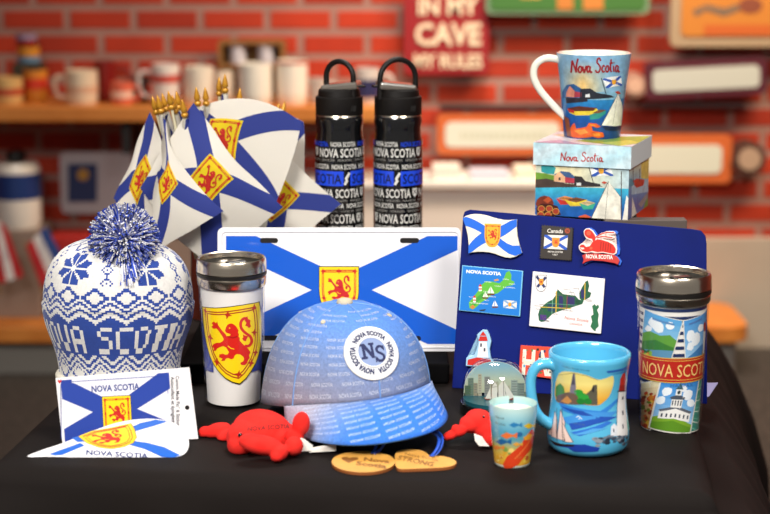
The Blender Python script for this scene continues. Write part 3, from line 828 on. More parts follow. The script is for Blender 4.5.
def tumbler(label, pxc, y_front_base, half_top, half_bot, y_lidtop, y_g0, y_g1, y_slv, body_col, art_fn):
    g = G(pxc, y_front_base); k = mpp(g.y, 0); rb = half_bot*k
    Yc = g.y + rb; k = mpp(Yc, 0.1); rt = half_top*k; rb = half_bot*k
    X = P(pxc, 350, Yc).x
    zf = lambda y: zat(y, Yc-rt) - T
    zg0, zg1, zs = zf(y_g0), zf(y_g1), zf(y_slv)       # gasket top/bottom, sleeve top (front line)
    zl = zat(y_lidtop, Yc) - T                           # rim plane seen at its centre
    t = thing('travel_tumbler', label, 'travel mug', (X, Yc, T))
    R = lambda z: rb + (rt*0.96-rb)*min(1, max(0, z/zs))
    c = (X, Yc)
    ri_ = R(0)
    obj('insert', lathe_bm([(ri_-.0035, 0.004), (R(zs)-.0025, zs-.001)], c, 72, zbase=T, cap1=True), mat('insert_'+body_col[1:], body_col, 0.6), t, smooth=True, label='printed paper insert')
    sl_ = obj('clear_sleeve', lathe_bm([(ri_-.003, 0), (ri_-.001, .0006), (ri_, .002), (R(zs), zs), (R(zs)-.0015, zs), (R(.006)-.0016, .006), (0, .004), ], c, 72, zbase=T), CLEARP, t, smooth=True)
    obj('steel_collar', lathe_bm([(rt*.955, zs-.001), (rt*.985, zs+.001), (rt*.992, zg1-.001), (rt*.97, zg1)], c, 72, zbase=T), STEEL, t, smooth=True, label='brushed steel collar')
    obj('gasket', lathe_bm([(rt*.95, zg1-.001), (rt*1.005, zg1+.001), (rt*1.005, zg0-.001), (rt*.95, zg0)], c, 72, zbase=T), mat('black_rubber', '#15120f', 0.4), t, smooth=True, label='black rubber gasket')
    obj('lid_rim', lathe_bm([(rt*.97, zg0-.0005), (rt*1.01, zg0+.001), (rt*1.0, zl-.008), (rt*.985, zl-.002), (rt*.95, zl), (rt*.90, zl-.001), (rt*.885, zl-.004), (rt*.87, zl-.008)], c, 72, zbase=T, cap1=False), STEEL, t, smooth=True, label='brushed steel lid rim')
    ld = obj('lid', lathe_bm([(0, zl-.009), (rt*.5, zl-.0085), (rt*.8, zl-.008), (rt*.885, zl-.006), (rt*.885, zl-.015), (0, zl-.015)], c, 64, zbase=T), mat('dark_lid', '#15130f', 0.18, coat=0.5), t, smooth=True, label='glossy black lid')
    sb = box_bm((X+.006, Yc-.008, T+zl-.0055), (.022, .012, .005), rz=0.35)
    obj('slider', sb, mat('dark_lid2', '#201d19', 0.3), ld, bevel=.0015)
    rd = Round(X, Yc, lambda z: R(z)-.0024, (zs)*0.5, pxc)
    A = Art(); art_fn(A, rd, zs)
    A.build('printed_wrap', rd.map(), t, ART_GLOSS, step=(3, 24), base=.0001, eps=.000025)
    return t, rd, R, zs
def art_lion_wrap(A, rd, zs):
    # white ground everywhere, blue saltire arms running round the cup
    yt, yb = 291.5, 403
    W = PI*rd.Rpx
    cx = rd.cx
    for x_, h_ in ((-1, 1), (1, 1)):
        A.poly([(cx+x_*20, 330), (cx+x_*62, 291.5), (cx+x_*95, 291.5), (cx+x_*20, 362)], FLB)
        A.poly([(cx+x_*20, 352), (cx+x_*20, 374), (cx+x_*34, 374), (cx+x_*95, 400), (cx+x_*110, 388), (cx+x_*40, 340)], FLB)
    # shield
    pre = rd.pre()
    k = 72/411.0; f = lambda x, y: pre(198 + x*k*1.0 + 1.5, 300 + y*k)
    SH = [(25,40),(60,44),(110,48),(170,44),(230,36),(290,26),(352,12),(358,60),(361,120),(360,200),(356,260),(345,310),(330,355),(305,402),(275,445),(240,476),
          (200,466),(160,444),(125,410),(95,370),(70,320),(52,260),(38,190),(30,120)]
    A.poly([f(*p) for p in inset(SH, (200, 230), 1.025)], '#15130f')
    A.poly([f(*p) for p in SH], YEL)
    A.stroke([f(*p) for p in inset(SH, (200, 235), 0.88)], 1.2, '#a5281d', closed=True)
    A.stroke([f(*p) for p in inset(SH, (200, 235), 0.81)], 1.2, '#a5281d', closed=True)
    for (x, y) in ((180, 85), (325, 45), (46, 62), (325, 185), (75, 215), (330, 300), (112, 355), (235, 425), (305,360)):
        fleur(A, *f(x, y), 4.6, '#b82a1c', 0.2)
    old = A.xf; A.xf = f
    lion(A, 198, 238, 270, '#d2231a')
    A.xf = old
tumbler('white travel tumbler with yellow lion shield and steel lid', 233, 410.5, 34.8, 29.5, 257, 277.5, 281.5, 291, '#e4e0dc', art_lion_wrap)

def art_collage(A, rd, zs):
    cx = rd.cx; pre = rd.pre()
    L = cx - PI*rd.Rpx; Rr = cx + PI*rd.Rpx
    yt, yb = 307.5, 428
    y = yt + 2
    while y < yb:
        A.rect(L, y, Rr, min(y+3.2, yb), '#22315c'); y += 7.4
    def card(q, bgf, fn):
        """q quad in seen pixels, fn draws in 0..100 x 0..100"""
        g = quad_xf(q); h = lambda x, y: pre(*g(x/100, y/100))
        old, oc = A.xf, A.clip
        A.xf = h
        A.clip = None
        A.poly([(-3, -2), (103, -2), (103, 102), (-3, 102)], '#e9e4da')
        corners = [h(0, 0), h(50, 0), h(100, 0), h(100, 50), h(100, 100), h(50, 100), h(0, 100), h(0, 50)]
        A.clip = [corners[0], corners[2], corners[4], corners[6]]
        for i in range(8): A.poly([(0, i*12.5), (100, i*12.5), (100, i*12.5+12.5), (0, i*12.5+12.5)], bgf(i/8))
        fn(); A.xf, A.clip = old, oc
    rnd = random.Random(3)
    def blob(x, y, r, c, n=9, sq=0.7):
        A.poly([(x + r*(0.8+0.4*rnd.random())*math.cos(2*PI*i/n), y + sq*r*(0.8+0.4*rnd.random())*math.sin(2*PI*i/n)) for i in range(n)], c)
    def hills():
        for x_, y_, r_ in ((25, 20, 14), (40, 26, 16), (70, 18, 12), (15, 34, 9)): blob(x_, y_, r_, '#eef2f4')
        A.poly([(0, 45), (20, 38), (50, 42), (75, 36), (100, 44), (100, 75), (0, 75)], '#5f9a3d')
        A.poly([(0, 60), (40, 52), (100, 60), (100, 78), (0, 80)], '#3d7a35')
        A.poly([(0, 74), (60, 70), (100, 66), (100, 82), (0, 86)], '#5d8fb0')
        A.poly([(0, 70), (25, 78), (40, 100), (0, 100)], '#2f5a25')
        for i in range(24): blob(rnd.uniform(0, 40), rnd.uniform(76, 98), 5, rnd.choice(['#7fae3f', '#3c6a2a', '#c04a30', '#dfc24a']))
        A.stroke([(20, 13), (80, 13)], 4, '#5a86b8')
    def light():
        for x_, y_, r_ in ((25, 38, 18), (45, 48, 20), (20, 60, 14), (66, 30, 12)): blob(x_, y_, r_, '#e9eff4')
        A.poly([(0, 84), (60, 66), (100, 58), (100, 100), (0, 100)], '#3f7cb4')
        A.poly([(70, 78), (100, 66), (100, 100), (62, 100)], '#8a8272')
        A.poly([(78, 40), (92, 40), (96, 84), (74, 84)], '#eeeae4')
        A.rect(79, 30, 91, 40, '#b3352c'); A.poly([(77, 30), (85, 20), (93, 30)], '#b3352c')
        A.stroke([(18, 12), (72, 12)], 4, '#4f78b0')
    def town():
        for x_, y_, r_ in ((20, 26, 13), (75, 30, 15), (88, 46, 11), (10, 44, 12), (60, 18, 9)): blob(x_, y_, r_, '#eef3f8')
        A.poly([(0, 78), (30, 70), (60, 76), (100, 86), (100, 100), (0, 100)], '#7aa52e')
        A.poly([(0, 88), (50, 82), (100, 92), (100, 100), (0, 100)], '#5d8e25')
        A.poly([(12, 62), (50, 54), (92, 64), (92, 82), (50, 78), (12, 80)], '#eceae6'); A.poly([(10, 62), (50, 52), (94, 62), (90, 66), (50, 58), (14, 66)], '#5a5f6b')
        for i in range(7): A.rect(18+i*11, 68+abs(3-i)*0.5, 22+i*11, 75+abs(3-i)*0.5, '#3a4252')
        A.poly([(36, 34), (64, 34), (64, 56), (36, 56)], '#e8e6e2'); A.poly([(30, 36), (50, 30), (70, 36), (66, 40), (34, 40)], '#4b525e')
        for i in range(4): A.rect(38+i*7, 42, 41+i*7, 52, '#39404e')
        A.poly([(42, 20), (58, 20), (58, 32), (42, 32)], '#dfe0df'); A.poly([(40, 20), (50, 8), (60, 20)], '#3d5a5e'); A.stroke([(50, 8), (50, 0)], 1.5, '#3d5a5e'); A.circ(50, 26, 4, '#2f3c40', n=10)
    def autumn():
        for i in range(70):
            blob(rnd.uniform(0, 100), rnd.uniform(25, 100), rnd.uniform(6, 12), rnd.choice(['#c65a22', '#d9822b', '#a8361e', '#e0b03c', '#6b7a2a', '#8b2f1a', '#d94f24']), sq=0.5)
    def sea():
        for i in range(16): A.stroke([(0, 10+i*6), (30, 6+i*6), (60, 12+i*6), (100, 8+i*6)], 2, ['#6fb7a2', '#cfe3d6', '#3f9080'][i % 3])
    card([(690, 384), (708, 352), (706, 428), (684, 432)], lambda t: lerp('#4fa78f', '#3f8f80', t), sea)
    card([(630, 384), (656, 380), (649, 430), (632, 426)], lambda t: lerp('#e9d9b0', '#b06a33', t), autumn)
    card([(641, 309), (676, 321), (664, 366), (637, 362)], lambda t: lerp('#5ba3d8', '#a9cfe4', t*1.6), hills)
    card([(677, 321), (704, 309), (708, 360), (681, 366)], lambda t: lerp('#4f97d6', '#b4d4ea', t), light)
    card([(658, 379), (696, 379), (688, 432), (649, 427)], lambda t: lerp('#3c8bd6', '#9ac5ea', t*1.3), town)
    # HALIFAX word and the red ribbon
    A.text('HALIFAX', pre(678, 388)[0], pre(678, 387)[1], 4.0, '#3d6fa8', w=24)
    yc = 371
    yb_ = lambda x: pre(x, 0)[1]*0 
    A.rect(cx-52, yc-13, cx+52, yc+12, '#c9a24a'); A.rect(cx-51.5, yc-12, cx+51.5, yc+11, '#b3261c')
    A.rect(cx-50, yc-10.4, cx+50, yc-9.8, '#d9b04c'); A.rect(cx-50, yc+8.6, cx+50, yc+9.2, '#d9b04c')
    A.text('NOVA SCOTIA', cx-38, yc+6.0, 13, '#e5c173', w=82, align='L', bold=0.0)
tumbler('travel tumbler with collage of postcards and a red lettered band', 671.5, 434, 37.2, 31.5, 272, 295, 300, 307.5, '#e6e2dc', art_collage)

# ================================================================== WATER BOTTLES
def bottle(label, pxc, side, rot_txt):
    Yc = 2.20; k = mpp(Yc, .2); X = P(pxc, 150, Yc).x; rb = 24.6*k
    z_ = lambda y: zat(y, Yc) - T
    zc0, zc1 = z_(114), z_(84)
    t = thing('water_bottle', label, 'water bottle', (X, Yc, T+RZ))
    prof = [(rb*.93, RZ), (rb, RZ+.004), (rb, z_(150)), (rb*.985, z_(142)), (rb*.93, z_(133)), (rb*.93, z_(127)), (rb*.975, z_(120)), (rb*.95, z_(115.5)), (rb*.90, z_(114))]
    obj('body', lathe_bm(prof, (X, Yc), 64, zbase=T), mat('bottle_black', '#0b0b0d', 0.16, coat=0.8), t, smooth=True)
    obj('neck_ring', lathe_bm([(rb*.955, z_(115.6)), (rb*.975, z_(115)), (rb*.955, z_(113.8))], (X, Yc), 64, zbase=T, cap0=False, cap1=False), STEEL, t, smooth=True, label='thin steel neck ring')
    CAPM = mat('bottle_cap', '#120e0c', 0.5, spec=0.3)
    zk = z_(96)
    cp = obj('cap', lathe_bm([(rb*.93, zc0), (rb*.955, zc0+.002), (rb*.955, zk-.001), (rb*.93, zk), (rb*.86, zk+.0005), (rb*.84, z_(90)), (rb*.76, z_(88)), (0, z_(87.5))], (X, Yc), 64, zbase=T), CAPM, t, smooth=True)
    # grip ridges and the flip spout
    for i in range(3):
        a = 0.55 + i*0.09
        obj('grip_ridge', tube_bm([(X+math.sin(a)*rb*.965, Yc-math.cos(a)*rb*.965, T+zc0+.006), (X+math.sin(a+.05)*rb*.965, Yc-math.cos(a+.05)*rb*.965, T+zc0+.013)], 0.0009, 6), CAPM, cp)
    sp = box_bm((0, 0, 0), (rb*1.5, .030, .010), rz=-side*.25)
    for v in sp.verts: v.co = Matrix.Rotation(side*-.12, 3, 'Y') @ v.co + Vector((X + side*.003, Yc-.004, T+z_(86)))
    obj('spout_cover', sp, mat('spout_grey', '#6b645c', 0.2, coat=0.8), cp, bevel=.003)
    lip = box_bm((X + side*rb*.72, Yc-.008, T+z_(85.5)), (.020, .014, .003), rz=.3)
    obj('thumb_tab', lip, CAPM, cp, bevel=.001)
    # carry loop
    hx0, hx1, zt_ = (-.52, .58, 61) if side > 0 else (-.72, .70, 59)
    zl = z_(zt_)
    ya, yb2 = (Yc+.006, Yc-rb*.55) if side > 0 else (Yc-rb*.55, Yc+.006)
    a0 = Vector((X+hx0*rb, ya, T+z_(98))); a1 = Vector((X+hx1*rb, yb2, T+z_(98)))
    hw = (a1-a0)/2; cen = (a0+a1)/2; zsp = zl - hw.length*.95
    pts = [a0, a0*.5 + Vector((a0.x, a0.y, T+zsp))*.5] + [Vector((cen.x - hw.x*math.cos(i/14*PI), cen.y - hw.y*math.cos(i/14*PI), T+zsp+(zl-zsp)*math.sin(i/14*PI))) for i in range(15)] + [a1*.5 + Vector((a1.x, a1.y, T+zsp))*.5, a1]
    obj('carry_loop', tube_bm(pts, 0.0036, 12, flat=1.0), CAPM, t, smooth=True)
    rd = Round(X, Yc, lambda z: rb, .17, pxc)
    A = Art(); W_, G_, B_ = '#dcdad4', '#a5a39e', '#1c48dc'
    half = PI*rd.Rpx
    rows = [(147, 5, 'sm'), (157.5, 9, 'big'), (161.5, 2.2, 'tiny'), (169.5, 5, 'sm'), (184, 10, 'blue'), (198, 9, 'big'), (202, 2.2, 'tiny'), (208.5, 5, 'sm'), (212.5, 2.2, 'tiny'), (223.5, 9.2, 'big'), (231, 5, 'sm')]
    for ri_, (yb, h, kind) in enumerate(rows):
        x = rd.cx - half + (ri_*13.7 + rot_txt) % 20 - 20; n = 0
        end = rd.cx + half - 4
        while x < end:
            if kind == 'sm':
                w = 26; c_ = B_ if (n + ri_) % 2 == (1 if side < 0 else 0) and ri_ == 0 else W_
            elif kind == 'tiny': w, c_ = 14, G_
            elif kind == 'big': w, c_ = 49, W_
            else: w, c_ = 36, '#0d0d18'
            if x + w < rd.cx + half and x > rd.cx - half:
                if kind == 'blue': A.rect(x-2, yb-h-2.5, x+w+2, yb+2.2, B_)
                A.text('SCOTIA' if kind == 'blue' else 'NOVA SCOTIA', x, yb, h, c_, w=w, align='L', bold=0.015 if kind != 'tiny' else 0)
            x += w + (3 if kind == 'sm' else 3.4 if kind == 'tiny' else 11); n += 1
            if kind == 'big' and x-8 < end and x - 8 > rd.cx - half:
                A.poly([(x-9, yb-h), (x-3, yb-h), (x-3, yb-3), (x-6, yb), (x-9, yb-3)], W_); A.stroke([(x-8, yb-h+1), (x-4, yb-3)], .8, '#0b0b0d'); A.stroke([(x-4, yb-h+1), (x-8, yb-3)], .8, '#0b0b0d')
            if kind == 'blue' and x-6 < end:
                A.stroke([(x-8, yb+1), (x-5.5, yb-3), (x-6.5, yb-5), (x-4, yb-9), (x-3, yb-11)], 2.4, W_)
    A.build('printed_lettering', rd.map(), t, ART_GLOSS, step=(3, 40), base=.0002, eps=.00003)
    return t
bottle('left black lettered water bottle with its carry loop leaning right', 339.5, 1, 3)
bottle('right black lettered water bottle with rounded carry loop', 398, -1, 14)

# ================================================================== DISPLAY BOARD WITH MAGNETS
bl, br = G(452, 388), G(707, 404)
bn = (br-bl).normalized(); back = Vector((-bn.y, bn.x, 0))
BP = plane3(bl, br, bl + back*0.042 + Vector((0, 0, 0.2)))
bt = thing('display_board', 'navy blue display board leaning back and covered in souvenir magnets', 'board', (bl+br)/2)
out = [(452, 388), (463, 216), (464.5, 211.5), (470, 209.6), (692, 229), (701, 230.5), (705.5, 236), (706.5, 244), (707, 404)]
slab('panel', BP, out, -0.004, 0.0, mat('navy_board', '#04196e', 0.55, coat=0.0, noise=(9, '#03155e'), spec=0.12), bt, bevel=0.0008)
q = BP.hit(585, 300, -0.005); foot = Vector((q.x+.01, q.y+.085, T))
obj('back_strut', box_bm((q+foot)/2, (.05, .0035, (q-foot).length*0.98)), mat('strut_card', '#1a1c2c', 0.7), bt)
st = [o for o in bt.children if o.name.startswith('back_strut')][0]
bmx = bmesh.new(); mid = (q+foot)/2; d_ = (q-foot).normalized(); rot = Vector((0, 0, 1)).rotation_difference(d_).to_matrix()
bmx.from_mesh(st.data)
for v in bmx.verts: v.co = mid + rot @ (v.co - mid)
bmx.to_mesh(st.data); bmx.free()

def magnet(name, label, cat, outline, th, edge, m_edge=None, bevel=0.0008):
    c = BP.hit(sum(p[0] for p in outline)/len(outline), sum(p[1] for p in outline)/len(outline))
    t = thing(name, label, cat, c)
    slab('base', BP, outline, 0.0002, th, m_edge or mat('mag_'+edge[1:], edge, 0.35, coat=0.3), t, bevel=bevel)
    return t
# waving flag magnet
k6 = 75/642.0; F = lambda x, y: (455 + x*k6, 205 + y*k6)
wf_top = [(66,112),(100,88),(150,76),(205,76),(270,88),(340,110),(400,126),(460,130),(530,120)]
wf_bot = [(115,415),(160,403),(215,400),(280,404),(340,418),(400,442),(450,455),(505,452),(574,410)]
def wf(u, v):
    def at(L, t):
        p = t*(len(L)-1); i = min(int(p), len(L)-2); f_ = p-i; return (L[i][0]*(1-f_)+L[i+1][0]*f_, L[i][1]*(1-f_)+L[i+1][1]*f_)
    a, b = at(wf_top, u), at(wf_bot, u)
    return F(a[0]*(1-v)+b[0]*v + (18*math.sin(v*PI) if u < .5 else -18*math.sin(v*PI))*abs(2*u-1), a[1]*(1-v)+b[1]*v)
ol = [wf(i/10, 0) for i in range(11)] + [wf(1, i/4) for i in range(1, 5)] + [wf(1-i/10, 1) for i in range(1, 11)] + [wf(0, 1-i/4) for i in range(1, 4)]
t = magnet('flag_magnet', 'waving flag magnet, blue cross on cream, top left of the navy board', 'magnet', ol, .005, '#efe6d2')
A = Art()
def bandpoly(f):
    n = 10
    A.poly([wf(i/n, max(0, min(1, f(i/n)-.14))) for i in range(n+1)] + [wf(1-i/n, max(0, min(1, f(1-i/n)+.14))) for i in range(n+1)], '#1667d8')
bandpoly(lambda u: u*.84+.08); bandpoly(lambda u: .92-u*.84)
arms(A, 492.5, 235.5, 15.5, 22.5, 'shield', '#c98a1f', rot=0.03, yel='#efb02a', red='#c4361c', fine=False)
A.build('printing', BP.map(.005), t, ART_GLOSS)
# stamp magnet
k7 = 100/770.0; F7 = lambda x, y: (530 + x*k7, 215 + y*k7)
ol = []
def edge_scallop(a, b, n):
    for i in range(n):
        for s_, o_ in ((0, 0), (.35, 0), (.5, .9), (.85, .9)):
            t_ = (i+s_)/n; x = a[0]+(b[0]-a[0])*t_; y = a[1]+(b[1]-a[1])*t_
            dx, dy = b[0]-a[0], b[1]-a[1]; l = math.hypot(dx, dy); ol.append((x - dy/l*o_, y + dx/l*o_))
edge_scallop((541.5, 224.5), (573.5, 227.5), 12); edge_scallop((573.5, 227.5), (571.5, 261), 12); edge_scallop((571.5, 261), (539.5, 258.5), 12); edge_scallop((539.5, 258.5), (541.5, 224.5), 12)
t = magnet('stamp_magnet', 'black postage-stamp magnet with scalloped edges reading Canada', 'magnet', ol, .003, '#2a211b', bevel=0)
A = Art()
q7 = quad_xf([F7(112, 152), F7(293, 158), F7(284, 268), F7(105, 258)])
A.poly([q7(0, 0), q7(1, 0), q7(1, 1), q7(0, 1)], '#ece4da')
for L in ([(0, 0), (.12, 0), (1, .86), (1, 1), (.88, 1), (0, .14)], [(1, 0), (.88, 0), (0, .86), (0, 1), (.12, 1), (1, .14)]): A.poly([q7(*p) for p in L], '#2a56b8')
arms(A, *F7(198, 212), 7.5, 9.5, 'shield', None, rot=.04, border=False, fleurs=False, fine=False, yel='#e8912c', red='#cc3d1c')
A.text('Canada', *F7(192, 138), 4.2, '#efe8de', w=16, shear=.1, rot=.04, bold=.01)
A.circ(*F7(288, 122), 2.7, '#a84a2e', n=10); A.stroke([F7(276, 116), F7(300, 128)], .5, '#2a211b'); A.stroke([F7(298, 112), F7(280, 134)], .5, '#2a211b')
A.text('NOVA SCOTIA', *F7(196, 290), 1.7, '#efe8de', w=15, rot=.04, bold=.02); A.text('1867', *F7(194, 312), 1.8, '#efe8de', w=5, rot=.04)
A.build('printing', BP.map(.003), t, ART_GLOSS)
# lobster magnet
LB = [(412,124),(428,104),(458,102),(486,120),(504,148),(514,162),(545,140),(590,124),(645,124),(660,138),(648,150),(604,154),(640,162),(650,176),(635,186),(590,180),(558,182),(575,190),(620,202),(652,224),(672,262),(668,295),(648,308),
 (600,300),(560,292),(500,296),(470,288),(430,296),(395,286),(376,262),(374,236),(394,218),(420,220),(438,236),(466,228),(478,204),(455,192),(430,180),(415,150)]
o_ = [F7(*p) for p in LB]
rib = [F7(*p) for p in [(400,310),(430,300),(480,296),(560,300),(640,306),(672,322),(690,352),(676,384),(650,372),(560,355),(470,350),(430,362),(402,378),(412,345)]]
cx_, cy_ = F7(530, 230)
t = thing('lobster_magnet', 'red lobster magnet with lettered ribbon, top right of the navy board', 'magnet', BP.hit(cx_, cy_))
bluem = mat('mag_blue', '#1b62cf', 0.4)
slab('blue_backing', BP, [(x+2.0, y+.2) for x, y in inset(o_, (cx_, cy_), 1.05)], .0002, .003, bluem, t, label='bright blue backing edge')
slab('ribbon_backing', BP, [(x+2.2, y+.6) for x, y in rib], .0002, .003, bluem, t)
slab('lobster', BP, o_, .003, .006, mat('mag_cream', '#f0d9cf', .4), t, bevel=.0006)
slab('ribbon', BP, rib, .003, .0062, mat('mag_red', '#c0261c', .4), t, bevel=.0006)
A = Art(); RL = '#d42a1a'
A.poly([F7(*p) for p in [(420,126),(433,111),(456,110),(478,126),(496,150),(506,176),(500,200),(484,202),(478,184),(450,178),(430,164),(420,146)]], RL)
A.poly([F7(*p) for p in [(460,240),(484,204),(520,186),(560,194),(605,208),(642,230),(661,262),(657,290),(640,298),(600,290),(560,282),(520,286),(480,276),(440,286),(405,278),(384,258),(384,238),(398,227),(415,230),(432,246)]], RL)
A.stroke([F7(505, 172), F7(545, 148), F7(590, 134), F7(648, 136)], 1.1, '#c8402e', 3); A.stroke([F7(515, 176), F7(560, 166), F7(636, 174)], 1.0, '#c8402e', 3)
A.poly([F7(*p) for p in [(384,250),(412,250),(420,262),(400,266)]], '#f0d9cf')
for i in range(5): A.stroke([F7(548+i*19, 206+i*4), F7(542+i*19, 274+i*2)], .6, '#8f1a12')
A.circ(*F7(452, 140), 2.4, '#ef5a3c', n=10); A.circ(*F7(470, 255), 1.6, '#ef5a3c', n=8)
A.build('shell_paint', BP.map(.006), t, ART_GLOSS)
A = Art(); A.text('NOVA SCOTIA', *F7(534, 336), 3.9, '#f1ece4', w=27, rot=.035, bold=.035); A.build('lettering', BP.map(.0062), t, ART_GLOSS)
# blue map magnet
k8 = 160/770.0; F8 = lambda x, y: (455 + x*k8, 260 + y*k8)
TXM = lambda A, x, y, w, c='#eef0ea': A.text('Halifax' if w > 5 else 'Yarm', x, y, 1.25, c, w=w, rot=.05)
ol = [F8(34, 25), F8(328, 52), F8(313, 273), F8(18, 243)]
t = magnet('map_magnet', 'blue rectangular magnet with a green province map and white heading', 'magnet', ol, .004, '#7fc4e6')
A = Art(); A.poly(inset(ol, ((ol[0][0]+ol[2][0])/2, (ol[0][1]+ol[2][1])/2), .965), '#1479cf')
A.poly([F8(*p) for p in [(70,232),(66,205),(88,180),(110,150),(128,118),(150,102),(180,104),(214,112),(232,96),(246,60),(262,52),(272,72),(270,96),(288,106),(276,122),(250,126),(232,140),(206,160),(178,168),(150,190),(124,206),(104,226),(88,238)]], '#5fb53a')
A.poly([F8(*p) for p in [(80,214),(100,184),(130,160),(160,150),(140,180),(110,200),(92,224)]], '#3f9a35')
A.poly([F8(*p) for p in [(72,226),(86,214),(98,226),(84,238)]], '#c9803a')
A.text('NOVA SCOTIA', *F8(138, 68), 3.3, '#f4f5f0', w=35, rot=.075, bold=.045)
for x, y, w in ((160, 108, 7), (206, 128, 6), (245, 95, 6), (262, 135, 12), (78, 180, 5), (155, 155, 7), (168, 178, 12), (96, 210, 10), (133, 212, 11), (150, 196, 5), (275, 118, 6)): TXM(A, *F8(x, y), w)
for x, y in ((122, 150), (94, 204)): 
    A.rect(F8(x-7, 0)[0], F8(0, y-22)[1], F8(x+7, 0)[0], F8(0, y)[1], '#efe8dc'); A.poly([F8(x-9, y-22), F8(x, y-36), F8(x+9, y-22)], '#c9321f'); A.rect(F8(x-7, 0)[0], F8(0, y-14)[1], F8(x+7, 0)[0], F8(0, y-8)[1], '#c9321f')
def sails(x, y, s, c='#f2eee4', hull='#6a3a28', fn=F8):
    A.poly([fn(x, y-s), fn(x+s*.5, y-2), fn(x, y-2)], c); A.poly([fn(x-3, y-s*.9), fn(x-3, y-2), fn(x-s*.45, y-2)], c)
    A.poly([fn(x-s*.55, y), fn(x+s*.6, y), fn(x+s*.42, y+s*.22), fn(x-s*.4, y+s*.22)], hull)
sails(172, 162, 36); sails(146, 180, 28); sails(192, 224, 30); 
A.poly([F8(115, 240), F8(150, 236), F8(142, 246), F8(122, 246)], '#223247'); A.poly([F8(186, 96), F8(206, 90), F8(212, 98), F8(192, 102)], '#d9922e')
q7 = quad_xf([F8(234, 192), F8(298, 198), F8(296, 236), F8(232, 230)])
A.poly([q7(0, 0), q7(1, 0), q7(1, 1), q7(0, 1)], '#ece4da')
for L in ([(0, 0), (.16, 0), (1, .86), (1, 1), (.84, 1), (0, .14)], [(1, 0), (.84, 0), (0, .86), (0, 1), (.16, 1), (1, .14)]): A.poly([q7(*p) for p in L], '#7fa6cf')
A.circ(*F8(264, 214), 1.8, '#e29a2e', 2.2, n=8)
A.build('printing', BP.map(.004), t, ART_GLOSS)
# white tartan map magnet
ol = [F8(374, 54), F8(722, 90), F8(702, 356), F8(356, 318)]
t = magnet('tartan_map_magnet', 'large white magnet with a dark green tartan province map', 'magnet', ol, .0045, '#ece6e4')
A = Art()
ILE = [(404,290),(400,262),(408,236),(430,214),(448,200),(470,190),(486,168),(494,140),(506,152),(520,164),(548,168),(580,172),(596,190),(620,196),(612,212),(580,222),(550,232),(520,240),(492,250),(470,258),(452,276),(430,296),(414,298)]
CB = [(600,186),(598,160),(612,130),(628,104),(640,98),(646,124),(640,150),(656,158),(650,178),(630,190),(612,196)]
LOB = [(664,240),(660,222),(672,212),(680,222),(688,214),(694,226),(684,240),(692,262),(688,290),(692,318),(678,332),(676,344),(664,336),(652,320),(660,296),(654,270),(666,262)]
for L in (ILE, CB): A.poly([F8(*p) for p in L], '#1f5a3c')
for L, sx_ in ((ILE, (400, 620)), (CB, (596, 658))):
    old = A.clip
    for (a, b, c_) in ((410, 428, '#2b2a68'), (520, 560, '#2f2a5e'), (610, 622, '#2b2a68')):
        pass
for (x0_, y0_, x1_, y1_, c_) in ((410, 262, 440, 290, '#4a2a7c'), (446, 206, 486, 250, '#173f54'), (500, 172, 520, 236, '#2a2c62'), (540, 176, 576, 220, '#2f2a5e'), (606, 140, 622, 186, '#2a2c62'), (580, 192, 600, 214, '#184a30')):
    A.poly([F8(x0_, y0_), F8(x1_, y0_+3), F8(x1_, y1_), F8(x0_, y1_-3)], c_)
A.stroke([F8(488, 150), F8(486, 252)], .9, '#d9b23a'); A.stroke([F8(626, 110), F8(624, 192)], .9, '#d9b23a'); A.stroke([F8(410, 226), F8(560, 234)], .8, '#d9b23a'); A.stroke([F8(440, 208), F8(590, 218)], .5, '#5f9a7a'); A.stroke([F8(470, 190), F8(466, 260)], .5, '#7fb49a'); A.stroke([F8(540, 170), F8(538, 236)], .5, '#a33a3a')
A.poly([F8(*p) for p in LOB], '#276a44')
rnd = random.Random(8)
for i in range(16):
    a = rnd.uniform(0, 1); x, y = 400+a*240, 262-a*120; up = rnd.choice((-1, 1)); L_ = rnd.uniform(20, 44)
    A.stroke([F8(x+10, y), F8(x+10+up*L_*.4, y+up*L_)], .22, '#5a5a58')
    A.text('Halifax', *F8(x+10+up*L_*.8, y+up*L_+4), 1.0, '#6a6a66', w=5.5, rot=.08)
A.text('Nova Scotia', *F8(584, 292), 3.2, '#c4452c', w=24, rot=.14, shear=.15); A.text('CANADA', *F8(582, 314), 2.1, '#c4452c', w=13, rot=.1)
sp_ = shield_pts(*F8(414, 112), 11, 16); A.poly(inset(sp_, F8(414, 110), 1.06), '#1d2438'); A.poly(sp_, '#e9e4e2')
A.clip = None
a, b, c_, d_ = F8(392, 78), F8(438, 82), F8(432, 132), F8(396, 130)
A.stroke([a, c_], 2.6, '#26305e'); A.stroke([b, d_], 2.6, '#26305e'); A.poly(shield_pts(*F8(415, 106), 4.6, 6.5), '#d9962e'); A.circ(*F8(415, 105), 1.1, '#b83a1e', n=7)
A.build('printing', BP.map(.0045), t, ART_GLOSS)
